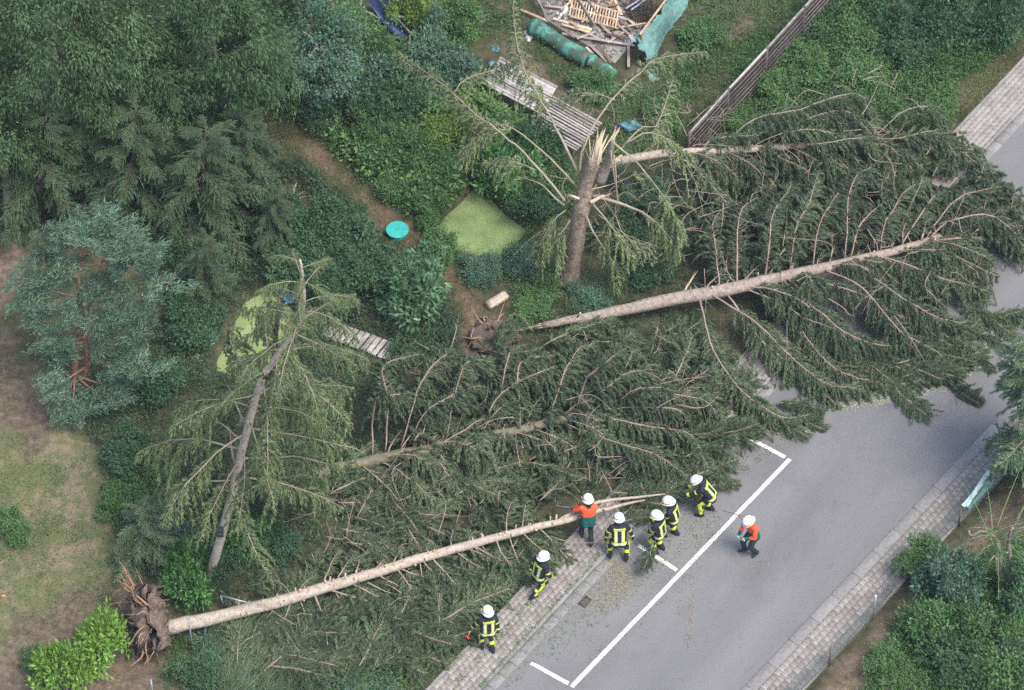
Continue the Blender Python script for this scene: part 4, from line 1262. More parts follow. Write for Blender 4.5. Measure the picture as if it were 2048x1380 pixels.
SHRUBS = [
 # px, py, height, scale, kind, label
 (720, 175, 1.9, 1.25, S_BLUE, 'blue-green bush between the path and the snag limb'),
 (660, 205, 1.6, .95, S_BLUE, 'blue-green bush beside the upper end of the path'),
 (580, 150, 1.8, 1.1, S_BLUE, 'blue-green bush below the small top-left trees'),
 (720, 245, 1.5, .9, S_MID, 'mid green bush on the right bank of the path'),
 (770, 120, 2.0, 1.1, S_MID, 'green bush below the dark blue tarpaulin'),
 (860, 115, 2.0, 1.3, S_BLUE, 'blue-green bush left of the slatted panels'),
 (930, 140, 1.5, 1.0, S_BLUE, 'blue-green bush touching the upper slatted panel'),
 (830, 15, 2.2, 1.0, S_YEL, 'yellow-green bush at the top edge above the blue tarpaulin'),
 (905, 40, 1.6, 1.0, S_MID, 'green bush at the top edge left of the debris heap'),
 (760, 230, 1.6, 1.1, S_DARK, 'dark bush below the twiggy spruce limb'),
 (820, 220, 1.4, 1.0, S_DARK, 'dark bush under the hanging limb of the snag'),
 (762, 300, 1.3, .9, S_MID, 'leafy green bush on the path bank, lower one'),
 (800, 300, 1.4, 1.1, S_MID, 'leafy green bush left of the yellow-green bush'),
 (860, 340, 1.2, 1.0, S_MID, 'low green bush above the duckweed pond'),
 (800, 385, .9, .75, S_MID, 'low green bush above the turquoise lid'),
 (910, 260, 1.5, 1.0, S_YEL, 'yellow-green bush under the snag limbs'),
 (960, 320, 1.4, 1.0, S_MID, 'bright leafy bush at the upper tip of the duckweed pond'),
 (1020, 350, 1.6, 1.05, S_LAU, 'glossy laurel bush on the upper right bank of the pond'),
 (1075, 420, 1.2, .9, S_DARK, 'dark bush between the pond and the snag'),
 (1060, 300, 1.4, 1.0, S_DARK, 'dark bush below the lower slatted panel'),
 (1000, 265, 1.2, .9, S_MID, 'green bush left of the lower slatted panel'),
 (1040, 520, .7, .8, S_BLUE, 'low blue-green plant on the lower right pond bank'),
 (960, 545, .7, .75, S_BLUE, 'low blue-green plant below the duckweed pond'),
 (850, 425, .8, .7, S_MID, 'small leafy plant on the left bank of the pond'),
 (870, 500, .8, .75, S_MID, 'small leafy plant on the lower left bank of the pond'),
 (690, 430, .8, .7, S_DARK, 'dark low plant left of the path opposite the lid'),
 (640, 440, 1.3, 1.1, S_DARK, 'dark bush below the splintered grey stump'),
 (700, 500, 1.4, 1.15, S_DARK, 'dark bush left of the turquoise lid'),
 (745, 560, 1.4, 1.1, S_DARK, 'dark bush left of the rhododendron'),
 (600, 530, 1.3, 1.1, S_DARK, 'dark bush above the leaning spruce top'),
 (690, 590, 1.2, .95, S_DARK, 'dark bush above the wooden boardwalk'),
 (822, 690, .8, .7, S_DARK, 'dark bush at the right end of the boardwalk'),
 (560, 440, 1.5, 1.1, S_DARK, 'dark bush left of the splintered grey stump'),
 (840, 600, 1.9, 1.05, S_RHO, 'pale-tipped rhododendron bush beside the path'),
 (850, 545, 1.3, .75, S_RHO, 'small rhododendron shoot above the large rhododendron'),
 (400, 560, 1.5, 1.2, S_DARK, 'dark bush right of the pine crown'),
 (350, 470, 1.6, 1.2, S_DARK, 'dark bush behind the pine crown'),
 (380, 650, 1.3, 1.1, S_DARK, 'dark bush right of the pine, above the blue sheet'),
 (320, 760, 1.2, 1.0, S_DARK, 'dark bush at the lower right of the pine'),
 (260, 900, 1.1, 1.0, S_DARK, 'dark bush at the edge of the lawn below the pine'),
 (300, 980, 1.0, 1.0, S_MID, 'green bush left of the leaning spruce'),
 (330, 1060, 1.1, .9, S_BLUE, 'blue-green bush above the laurel by the root plate'),
 (235, 1010, .8, .8, S_MID, 'low green bush on the lawn edge'),
 (370, 1175, 1.4, .8, S_LAU, 'glossy bright laurel right of the root plate'),
 (375, 1120, 1.2, .6, S_LAU, 'small glossy laurel above the bright one'),
 (490, 1070, 1.2, .8, S_LAU, 'glossy laurel right of the leaning spruce foot'),
 (545, 1085, 1.0, .8, S_DARK, 'dark bush right of the glossy laurel by the spruce foot'),
 (450, 1110, .9, .7, S_DARK, 'dark bush under the leaning spruce foot'),
 (205, 1300, 1.6, .9, S_BRI, 'bright yellow-green laurel below the root plate'),
 (125, 1355, 1.5, .9, S_BRI, 'bright yellow-green laurel at the bottom edge'),
 (70, 1320, .6, .5, S_MID, 'small round green plant on bare soil at lower left'),
 (15, 1060, .8, .7, S_MID, 'green plant at the left edge of the lawn'),
 (400, 1340, .8, .9, S_DARK, 'dark bush at the bottom, right of the root plate'),
 (1900, 1180, 1.9, 1.25, S_BLUE, 'tall blue-green bush behind the right wire fence'),
 (1850, 1260, 1.5, 1.1, S_MID, 'leafy green bush behind the right wire fence, lower one'),
 (1960, 1260, 1.7, 1.2, S_MID, 'leafy green bush below the cut willow'),
 (2030, 1190, 1.7, 1.1, S_DARK, 'dark bush at the right edge below the cut willow'),
 (1890, 1330, 1.3, 1.1, S_DARK, 'dark bush near the bottom right corner'),
 (1990, 1345, 1.2, 1.2, S_MID, 'green bush in the bottom right corner'),
 (1835, 1110, 1.1, .8, S_MID, 'green bush growing through the wire fence beside the sheet'),
 (1775, 1335, 1.0, .7, S_MID, 'pale green bush at the bottom behind the wire fence'),
 (2035, 1330, 1.2, 1.0, S_DARK, 'dark bush at the very right of the bottom corner'),
 (2040, 920, 1.4, .8, S_DARK, 'dark bush at the right edge beside the pavement'),
 (1880, 30, 1.8, 1.3, S_DARK, 'dark bush in the hedge at the top right'),
 (1980, 25, 1.9, 1.3, S_DARK, 'dark bush at the top right corner'),
 (1780, 20, 1.5, 1.2, S_DARK, 'dark bush in the hedge at the top, right of the fence'),
 (1700, 60, 1.2, 1.1, S_MID, 'green bramble bush right of the wooden fence top'),
 (1620, 130, 1.0, 1.0, S_MID, 'green bramble bush right of the wooden fence middle'),
 (1540, 190, .9, .9, S_MID, 'pale green bush at the lower end of the wooden fence'),
 (1720, 150, 1.0, 1.1, S_MID, 'green bramble bush in the middle of the hedge'),
 (1800, 110, 1.1, 1.1, S_DARK, 'dark bramble bush in the hedge near the verge'),
 (1640, 50, 1.1, 1.0, S_DARK, 'dark bramble bush at the top right of the fence'),
 (1330, 230, .8, .8, S_MID, 'low green bush below the teal netting'),
 (1190, 165, .8, .8, S_MID, 'low green bush below the green tarpaulin roll'),
 (1410, 70, .9, .8, S_MID, 'green bush right of the teal netting'),
 (1230, 470, 1.0, .9, S_DARK, 'dark bush right of the snag foot'),
 (1290, 400, 1.0, 1.0, S_DARK, 'dark bush under the broken spruce top'),
 (1300, 540, .9, .9, S_DARK, 'dark bush behind the big fallen trunk'),
 (1175, 600, .6, .7, S_BLUE, 'grey-green tussock between the snag foot and the big trunk'),
 (1070, 610, .6, .7, S_MID, 'low green plant right of the short log'),
 (950, 1180, .5, .5, S_BLUE, 'pale low plant at the pavement edge by the walking firefighter'),
]
for px, py, h, sc, var, lab in SHRUBS:
    shrub(var[rgB.integers(len(var))], px, py, h, lab, sc=sc, hs=h, rg=rgB)

# ---------------------------------------------------------------- undergrowth, lawn grass, litter
undergrowth('hedge_undergrowth', 'dense bramble and nettle growth right of the wooden fence', [(1650, -60), (1560, 90), (1420, 260), (1500, 300), (1900, 260), (1905, 190), (2060, 60), (2100, -60)], 2200, (.25, .9), MT['under'], per=34, L=.1, W=.048, seed=61)
undergrowth('garden_undergrowth', 'low green weeds around the debris and the wooden fence', [(930, -60), (1650, -60), (1560, 90), (1400, 300), (1230, 330), (1040, 260), (1120, 180), (930, 60)], 2300, (.06, .35), MT['under'], per=26, L=.08, W=.04, seed=62)
undergrowth('bush_undergrowth', 'dense green undergrowth between path, pond and panels', [(560, 210), (700, 60), (930, 60), (1130, 240), (1150, 420), (1060, 470), (950, 370), (880, 440), (800, 430), (700, 350)], 2000, (.2, .8), MT['under'], per=36, L=.105, W=.052, seed=63)
undergrowth('pond_undergrowth', 'weeds on the lower bank of the pond', [(790, 480), (880, 450), (930, 520), (1060, 470), (1150, 560), (1090, 610), (990, 600), (900, 560)], 600, (.1, .5), MT['under'], per=36, seed=64)
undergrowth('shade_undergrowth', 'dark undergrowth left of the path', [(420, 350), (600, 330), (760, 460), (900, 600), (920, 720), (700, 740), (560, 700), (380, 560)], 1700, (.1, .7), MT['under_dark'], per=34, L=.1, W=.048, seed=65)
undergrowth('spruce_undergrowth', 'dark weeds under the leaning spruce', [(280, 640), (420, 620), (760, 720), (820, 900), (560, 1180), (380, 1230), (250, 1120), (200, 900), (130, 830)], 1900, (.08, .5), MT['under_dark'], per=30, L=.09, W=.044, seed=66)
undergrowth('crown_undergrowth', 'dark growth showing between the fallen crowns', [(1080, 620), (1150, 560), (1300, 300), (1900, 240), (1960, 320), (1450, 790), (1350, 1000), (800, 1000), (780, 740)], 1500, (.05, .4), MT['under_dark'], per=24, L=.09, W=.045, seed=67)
undergrowth('verge_undergrowth', 'low weeds along the left pavement edge', [(330, 1270), (900, 1170), (1180, 1050), (1300, 1000), (900, 1400), (330, 1420)], 1400, (.05, .35), MT['under'], per=28, L=.08, W=.032, seed=68)
undergrowth('corner_undergrowth', 'undergrowth behind the right wire fence', [(2060, 1090), (1900, 1140), (1780, 1280), (1720, 1420), (2100, 1420)], 1300, (.1, .6), MT['under'], per=40, seed=69)
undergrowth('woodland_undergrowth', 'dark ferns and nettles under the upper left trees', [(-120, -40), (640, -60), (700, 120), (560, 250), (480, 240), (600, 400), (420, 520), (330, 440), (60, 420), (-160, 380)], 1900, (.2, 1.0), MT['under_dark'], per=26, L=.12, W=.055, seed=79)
undergrowth('broad_weeds', 'large-leaved bright weeds between path and pond', [(640, 260), (700, 150), (900, 130), (1010, 240), (1110, 330), (1060, 440), (950, 360), (870, 430), (790, 420)], 420, (.5, 1.1), MT['leaf_weed'], per=20, L=.19, W=.10, seed=80)
undergrowth('lawn_weeds', 'green weeds scattered over the dry lawn', [(-40, 850), (150, 900), (240, 1000), (240, 1200), (60, 1300), (-40, 1300)], 520, (.03, .12), MT['leaf_mid'], per=22, L=.06, W=.028, seed=70)
grass('lawn_grass', 'short dry lawn at the lower left', LAWN, 34000, (.03, .09), .015, MT['grass'], seed=71, lean=.7)
grass('verge_grass', 'grass verge in the top right corner beside the pavement', [(1880, 170), (2060, 60), (2100, 100), (1950, 240), (1900, 250)], 14000, (.05, .16), .014, MT['grass'], seed=72, cl=-.6)
grass('garden_grass', 'green grass left of the wooden fence', [(1340, 110), (1480, 80), (1560, 60), (1440, 210), (1340, 240)], 20000, (.05, .14), .015, MT['leaf_mid'], seed=73)
grass('path_grass', 'thin grass along the garden path', [(470, 180), (640, 280), (780, 430), (960, 600), (1060, 660), (960, 720), (880, 620), (700, 460), (480, 300)], 26000, (.03, .10), .015, MT['grass'], seed=74, cl=.15)
grass('tall_grass', 'pale windblown tall grass at the bottom, right of the root plate', [(400, 1270), (560, 1220), (680, 1230), (760, 1300), (700, 1420), (420, 1420)], 9000, (.45, .95), .026, MT['tall_grass'], seed=75, lean=.32, wind=(.8, .2), cl=-.5)
undergrowth('broom_undergrowth', 'grey-green broom scrub right of the root plate at the bottom', [(380, 1290), (540, 1230), (700, 1230), (820, 1290), (800, 1420), (360, 1420)], 420, (.1, .45), MT['leaf_blue'], per=30, L=.12, W=.03, seed=78)
grass('rank_grass', 'grey-green rank grass between the snag foot and the big trunk', [(1130, 570), (1240, 540), (1260, 590), (1130, 640)], 4500, (.3, .6), .014, MT['tall_grass'], seed=76, lean=.4, wind=(.3, .1))
grass('pavement_grass', 'grass fringe along the left pavement', [(880, 1290), (1180, 1080), (1260, 1060), (1000, 1330), (820, 1400)], 9000, (.08, .25), .014, MT['tall_grass'], seed=77, lean=.6)

def litter(name, label, polys, n, mt, L=(.05, .16), W=.012, z=.012, seed=5, onroad=True):
    rg = np.random.default_rng(seed)
    a = Acc()
    for poly, m in zip(polys, n):
        c = in_poly(P(*poly), m, rg)
        c[:, 2] = z+.015*rg.random(m)
        s = (c-OL)@NL
        c[:, 2] += np.where((s < -.3) & (s > -1.5), .10, 0)
        s2 = (c-ORR)@NR
        c[:, 2] += np.where((s2 > 0) & (s2 < 1.36), .055, 0)
        d = nrm(np.column_stack([rg.normal(size=(m, 2)), rg.normal(size=m)*.12]))
        u = nrm(np.cross(d, Z)+rg.normal(size=(m, 3))*.15)
        kites(a, c, d, u, lerp(L[0], L[1], rg.random(m)), W*(.6+.9*rg.random(m)), rg.random(m))
    return tag(link(name, a.mesh(name, mt)), label, 'litter', kind='stuff')
def band(pts, w):
    """pixel polygon of half width w round a pixel line"""
    p = np.array(pts, float); d = np.gradient(p, axis=0); d /= np.linalg.norm(d, axis=1)[:, None]
    n = np.column_stack([-d[:, 1], d[:, 0]])
    return [tuple(x) for x in np.vstack([p+n*w, (p-n*w)[::-1]])]
litter('straw_litter', 'pale straw and wood chips along the edge of the fallen crown', [
    band([(1440, 880), (1520, 868), (1600, 860), (1645, 835)], 7), band([(1640, 800), (1690, 806), (1760, 796), (1820, 778), (1900, 762), (1950, 725), (1985, 680), (2030, 640)], 15),
    band([(1790, 770), (1900, 740)], 40)], (700, 2600, 300), MT['straw_pale'], W=.014)
litter('dry_litter', 'brown dry needles and chips on the road at the firefighters', [band([(1360, 1230), (1395, 1120), (1440, 1040)], 16), band([(1250, 1130), (1230, 1180), (1190, 1210)], 30), band([(1372, 1300), (1390, 1180)], 5)], (260, 900, 140), MT['straw'], L=(.02, .10), W=.012, seed=12)
litter('chip_litter', 'scattered chips and needles on the asphalt', [
    [(1180, 1090), (1330, 1080), (1400, 1030), (1420, 1080), (1340, 1180), (1180, 1240)], [(1000, 1300), (1220, 1120), (1420, 1000), (1620, 1080), (1300, 1350)], [(1440, 780), (1900, 790), (2000, 700), (1900, 900), (1600, 950)], [(1300, 1000), (1900, 800), (1950, 900), (1500, 1380), (1100, 1380)]], (520, 560, 380, 420), MT['straw'], L=(.02, .07), W=.009, seed=6)
litter('green_litter', 'broken green needle sprigs on road and pavement', [
    [(990, 1340), (1240, 1100), (1420, 980), (1440, 1040), (1260, 1200), (1010, 1380)], [(1050, 1310), (1400, 1000), (1520, 1000), (1200, 1340)], [(1420, 900), (1520, 880), (1600, 870), (1480, 960)]], (1000, 200, 220), MT['needle_stand'], L=(.05, .12), W=.02, seed=7)
litter('gutter_moss', 'weeds and moss sprouting in the left gutter joint', [band([tuple(x) for x in [(960, 1378), (1100, 1222), (1240, 1070), (1400, 895)]], 4), band([(905, 1380), (1100, 1165)], 5)], (650, 300), MT['leaf_mid'], L=(.03, .08), W=.02, seed=8)
litter('soil_litter', 'dry leaf and twig litter on the bare soil at right', [[(1620, 1400), (2050, 950), (2080, 1010), (1900, 1160), (1760, 1400)]], (1600,), MT['straw'], L=(.02, .07), W=.012, z=.06, seed=9)

# ---------------------------------------------------------------- heaps of cut spruce branches
VC = variants(7, 2.0, .022, MT['branch'], MT['needle_mid'], arch=.05, sag=.08, seed=61, twig=.5, gap=.055, droop=.3, t0=.08, nw=.036)
VC2 = variants(5, 1.6, .02, MT['branch_grey'], MT['needle_fallen'], arch=.08, sag=.1, seed=66, twig=.5, gap=.055, droop=.4, t0=.08, nw=.036)
FEET = P((1176, 1080), (1166, 1062), (1190, 1050), (1170, 1110), (1237, 1116), (1318, 1103), (1346, 1072), (1414, 1026), (1077, 1186), (976, 1299))[:, :2]
def heap(poly, n, zr, label, group, azr, seed, sc=(.6, 1.1), vs=None, root=None, edge=None):
    rg = np.random.default_rng(seed)
    vs = vs or (VC+VC2)
    for c in in_poly(P(*poly), n, rg):
        v = vs[rg.integers(len(vs))]
        z = lerp(*zr, rg.random()); az = lerp(*azr, rg.random()); s = lerp(*sc, rg.random())
        if not root and any((np.linalg.norm(FEET-(c[:2]+q_*2*s*np.array([math.cos(az), math.sin(az)])), axis=1) < .62).any() for q_ in (0, .33, .66, 1)): continue
        if edge is not None and ((np.array([c[0]+2*s*math.cos(az), c[1]+2*s*math.sin(az), 0])-OL)@NL > edge): continue
        o = link('branch' if root else 'cut_branch', v[0], root)
        o.location = Vector((c[0], c[1], z))-(root.location if root else Vector((0, 0, 0)))
        o.rotation_euler = (Quaternion((0, 0, 1), az) @ Quaternion((0, 1, 0), rg.normal()*.08) @ Quaternion((1, 0, 0), rg.normal()*.5)).to_euler()
        o.scale = (s, s, s)
        if not root: tag(o, label, 'branch', group)
        link('needles', v[1], o)
heap([(620, 960), (800, 920), (1000, 900), (1400, 860), (1430, 930), (1330, 1000), (1180, 1010), (1000, 1050), (800, 1110), (640, 1150)], 92, (.15, .7), 'cut spruce branch in the green heap above the stripped trunk', 'cut branches above the stripped trunk', (-1.2, 1.2), 81)
heap([(480, 1260), (640, 1210), (800, 1150), (1000, 1095), (1040, 1110), (1020, 1190), (900, 1300), (820, 1370), (600, 1380), (460, 1370)], 130, (.1, .45), 'cut spruce branch lying on the verge below the stripped trunk', 'cut branches on the verge', (-1.0, 1.6), 82, edge=-1.45)
heap([(1180, 1010), (1320, 990), (1400, 960), (1430, 1000), (1390, 1040), (1300, 1060), (1200, 1075)], 26, (.1, .4), 'cut spruce branch on the pavement among the firefighters', 'cut branches at the firefighters', (-.5, 1.2), 83, sc=(.45, .8))
heap([(1100, 700), (1400, 650), (1450, 700), (1420, 880), (1250, 900), (1000, 740)], 30, (.1, .6), 'torn spruce branch between the middle and the right crown', 'torn branches between the crowns', (-2.4, .8), 84)
heap([(1200, 420), (1400, 330), (1500, 420), (1400, 560), (1230, 560)], 26, (.2, .9), 'torn spruce branch piled right of the snapped stump', 'torn branches beside the snapped stump', (-3, 3), 85, vs=VC2)
heap([(1640, 770), (1700, 700), (1800, 660), (1900, 640), (1990, 600), (2030, 640), (1960, 720), (1890, 765), (1800, 785), (1700, 800)], 42, (.06, .28), 'low spruce branch at the lower rim of the crown on the road', 'branches at the rim of the big crown', (-.9, .9), 86, sc=(.5, .9))
heap([(1440, 760), (1500, 800), (1600, 830), (1640, 850), (1520, 865), (1440, 870)], 12, (.05, .2), 'low spruce branch on the road below the middle crown', 'branches below the middle crown', (-.8, .3), 87, sc=(.45, .7))
heap([(780, 800), (900, 770), (1100, 760), (1280, 750), (1400, 790), (1300, 840), (900, 870)], 40, (.3, 1.2), 'dense spruce branch among the arching limbs of the middle tree', 'branches in the middle crown', (-.6, 1.6), 88, vs=VC2, root=F2)
heap([(1400, 420), (1600, 330), (1900, 330), (1950, 400), (1800, 470), (1500, 540)], 44, (.3, 1.1), 'dense spruce branch deep between the two right crowns', 'branches between the right crowns', (-.6, 1.8), 89, vs=VC2, root=F3)

# ---------------------------------------------------------------- garden things
old_wood = mat('weathered_wood', [(0.3, (.20, .18, .165)), (0.5, (.32, .29, .27)), (0.7, (.44, .41, .38))], scale=5, detail=8, rough=.9, obj_rand=.3, bump=.3)
fence_wood = mat('brown_fence_wood', [(0.3, (.075, .06, .058)), (0.55, (.125, .105, .10)), (0.8, (.19, .165, .155))], scale=5, detail=8, rough=.9, obj_rand=.3)
pale_wood = mat('pale_timber', [(0.3, (.34, .23, .14)), (0.55, (.52, .38, .25)), (0.8, (.64, .52, .38))], scale=5, detail=6, rough=.85, obj_rand=.35)
dark_wood = mat('dark_timber', [(0.3, (.09, .07, .055)), (0.7, (.2, .155, .125))], scale=5, rough=.9, obj_rand=.3)
zinc = flat('galvanised_steel', (.42, .46, .5), rough=.45, metal=.6)
green_paint = flat('green_post_paint', (.02, .10, .07), rough=.5)
turq = mat('turquoise_plastic', [(0.3, (.03, .30, .27)), (0.7, (.05, .42, .37))], scale=6, rough=.45)

# wooden lamella fence
fl = wpath((1375, 345, 0), (1452, 258, 0), (1528, 176, 0), (1602, 94, 0), (1676, 12, 0), (1750, -70, 0))
FE = empty('wooden_fence', fl[0], 'brown slatted wooden fence running to the top edge', 'fence')
rgF = np.random.default_rng(5)
for k in range(len(fl)):
    a = Acc(); box(a, fl[k]+Z*.9, (.045, 0, 0), (0, .045, 0), (0, 0, .92), bev=.01); wpart('post', a, fence_wood, FE)
for k in range(len(fl)-1):
    d = nrm(fl[k+1]-fl[k]); s = nrm(np.cross(d, Z))
    A = fl[k]+d*.05; B = fl[k+1]-d*.05
    a = Acc(); box(a, (A+B)/2+Z*1.79, (B-A)/2, s*.035, Z*.022, bev=.008); wpart('top_rail', a, old_wood, FE)
    for j in range(16):
        z = .10+j*.104
        off = s*(.012 if j % 2 else -.012)
        a = Acc(); box(a, (A+B)/2+Z*z+off+Z*rgF.normal()*.006, (B-A)/2+Z*rgF.normal()*.008, s*.008, Z*.050)
        wpart('slat', a, fence_wood, FE)
for k, (px, py) in enumerate(((1616, 70), (1556, 144), (1496, 208))):
    b = at(px, py)
    root = empty('green_post', b, ('green metal post near the top of the wooden fence', 'green metal post beside the middle of the wooden fence', 'green metal post beside the lower wooden fence')[k], 'post', 'green metal posts')
    a = Acc(); tube(a, np.array([b, b+Z*1.25]), .022, 8); wpart('shaft', a, green_paint, root)
    a = Acc(); tube(a, np.array([b+Z*1.25, b+Z*1.28]), [.028, .02], 8); wpart('cap', a, green_paint, root)

# slatted panels on low frames
def slat_panel(TL, TR, BL, n, wfrac, z, label):
    A, B, C = at(*TL, z), at(*TR, z), at(*BL, z)
    root = empty('slatted_panel', ((A+B)/2+(C-A)/2)*np.array([1, 1, 0]), label, 'panel', 'slatted wooden panels')
    x = (B-A)/2; yv = C-A
    for k in range(n):
        c = A+x+yv*(k+.5)/n
        wd = np.linalg.norm(yv)/n*wfrac
        a = Acc(); box(a, c+Z*rgF.normal()*.008, x*(1+rgF.normal()*.01)+yv*rgF.normal()*.004, nrm(yv)*wd/2, Z*.012, bev=.004)
        wpart('slat', a, old_wood, root)
    for f in (.08, .5, .92):
        a = Acc(); box(a, A+x*2*f+yv/2-Z*.045, nrm(x)*.03, yv/2, Z*.03); wpart('crossbar', a, dark_wood, root)
    for f in (.1, .9):
        for g in (.08, .92):
            b = A+x*2*f+yv*g
            a = Acc(); box(a, b*np.array([1, 1, 0])+Z*(z-.08)/2, (.03, 0, 0), (0, .03, 0), Z*(z-.08)/2); wpart('leg', a, dark_wood, root)
slat_panel((1001, 113), (1116, 172), (965, 168), 12, .86, .9, 'upper grey slatted panel with closely set boards')
slat_panel((1106, 190), (1206, 246), (1052, 246), 13, .55, .75, 'lower grey slatted panel with open dark gaps')

# boardwalk
BW = empty('boardwalk', at(735, 690), 'weathered grey plank boardwalk beside the rhododendron', 'boardwalk')
for k in range(14):
    u = at(793-k*11.4, 688-k*4.2, .22); v = at(770-k*11.4, 718-k*4.2, .22)
    a = Acc(); beam(a, u+rgF.normal(size=3)*np.array([.012, .012, .004]), v+rgF.normal(size=3)*np.array([.012, .012, .004]), .155, .03, bev=.006); wpart('plank', a, old_wood, BW)
for f in (.15, .85):
    u = lerp(at(793, 688, .17), at(770, 718, .17), f); v = lerp(at(793-13*11.4, 688-13*4.2, .17), at(770-13*11.4, 718-13*4.2, .17), f)
    a = Acc(); beam(a, u, v, .06, .06); wpart('bearer', a, dark_wood, BW)
    for g in (.05, .95):
        b = lerp(u, v, g); a = Acc(); box(a, b*np.array([1, 1, 0])+Z*.06, (.03, 0, 0), (0, .03, 0), Z*.08); wpart('foot', a, dark_wood, BW)

# turquoise lid
lc = at(795, 470, .0)
LD = empty('water_butt', lc, 'round turquoise lid with raised rings beside the path', 'barrel')
prof = [(.27, 0), (.30, .22), (.345, .23), (.35, .26), (.33, .27), (.31, .262), (.28, .275), (.25, .264), (.22, .278), (.19, .266), (.16, .28), (.13, .268), (.10, .282), (.07, .27), (.03, .276)]
def lathe(acc, prof, n=36, c=(0, 0, 0), tint=.5):
    th = np.arange(n)/n*2*math.pi
    V = np.array([[r*math.cos(t), r*math.sin(t), z] for r, z in prof for t in th])+np.asarray(c)
    i = np.arange(len(prof)-1)[:, None]; j = np.arange(n)[None]
    q = np.stack([i*n+j, i*n+(j+1) % n, (i+1)*n+(j+1) % n, (i+1)*n+j], -1).reshape(-1, 4)
    k = len(V); V = np.vstack([V, np.asarray(c)+np.array([0, 0, prof[-1][1]])])
    j = np.arange(n)
    acc.add(V, q, np.stack([(len(prof)-1)*n+j, (len(prof)-1)*n+(j+1) % n, np.full(n, k)], -1), tint)
    return acc
link('tub', lathe(Acc(), prof[:2]).mesh('tub', turq, True), LD)
link('lid', lathe(Acc(), prof[2:], 40).mesh('lid', turq), LD)
link('knob', lathe(Acc(), [(.025, .27), (.03, .30), (.02, .31)], 12).mesh('knob', turq, True), LD)

# short log
g0, g1 = at(976, 612, .17), at(1011, 590, .17)
LG = empty('log', ((g0+g1)/2)*np.array([1, 1, 0]), 'short sawn log with peeling bark lying beside the path', 'log')
a = Acc(); tube(a, np.array([lerp(g0, g1, t) for t in np.linspace(0, 1, 7)]), .155, 16, lump=.03); wpart('bark', a, MT['bark_light'], LG, True)
for e, s in ((g0, -1), (g1, 1)):
    d = nrm(g1-g0)*s
    a = Acc(); tube(a, np.array([e+d*.002, e+d*.008]), [.14, .135], 16); wpart('cut_face', a, MT['cut'], LG)
a = Acc(); tube(a, np.array([g0+Z*.05+nrm(np.cross(g1-g0, Z))*.105, g1+Z*.05+nrm(np.cross(g1-g0, Z))*.105]), [.06, .06], 8); wpart('split_wood', a, MT['splinter'], LG)

# grey splintered stump on the left of the path
sp = at(580, 410)
ST = empty('dead_stump', sp, 'grey splintered tree stump with pointed shards left of the path', 'stump')
a = Acc(); tube(a, np.array([sp-Z*.05, sp+Z*.1, sp+Z*.28]), [.34, .27, .22], 14, lump=.08); wpart('stump_base', a, MT['bark_grey'], ST)
for d_ in ((-.9, .3, .35), (-.5, .2, .9), (.4, .2, 1.1), (.6, -.1, .5), (-.8, -.3, .25), (.9, .2, .15)):
    splinters(ST, sp+Z*.22+np.array(d_)*.1, np.array(d_), 1, .75, .03, MT['bark_grey'], rgA, w=.10)

# roots of the big fallen spruce
rc = at(985, 668, .3)
rp_ = Acc()
Vv, Nn = crown_points(400, .62, .5, .42, 77, inner=0, low=-.9)
th = np.linspace(0, 2*math.pi, 22, endpoint=False)
V = []
for k in range(9):
    ph = -.3+k/8*1.85
    for t in th:
        rr = 1+.18*math.sin(3*t+k)+.08*rgA.normal()
        V.append(rc+np.array([.7*math.cos(ph)*math.cos(t)*rr, .55*math.cos(ph)*math.sin(t)*rr, .48*math.sin(ph)-.15+.03*rgA.normal()]))
i = np.arange(8)[:, None]; j = np.arange(22)[None]
rp_.add(V, np.stack([i*22+j, i*22+(j+1) % 22, (i+1)*22+(j+1) % 22, (i+1)*22+j], -1).reshape(-1, 4))
rpo = wpart('root_plate', rp_, soil_m, F3)
for k in range(22):
    d = nrm(rgA.normal(size=3)*np.array([1, 1, .5])+Z*.3)
    s = rc+d*.35
    a = Acc(); tube(a, catmull([s, s+d*.3+rgA.normal(size=3)*.06, s+d*(.45+.35*rgA.random())+rgA.normal(size=3)*.12], 7), np.linspace(.035, .006, 7)*(.5+.8*rgA.random()), 6)
    link('root', a.mesh('root', root_m), rpo)
a = Acc(); tube(a, catmull(wpath((1000, 668, .35), (1045, 658, .3), (1100, 648, .35)), 8), np.linspace(.05, .03, 8), 7); link('root', a.mesh('root', MT['bark_light']), rpo)

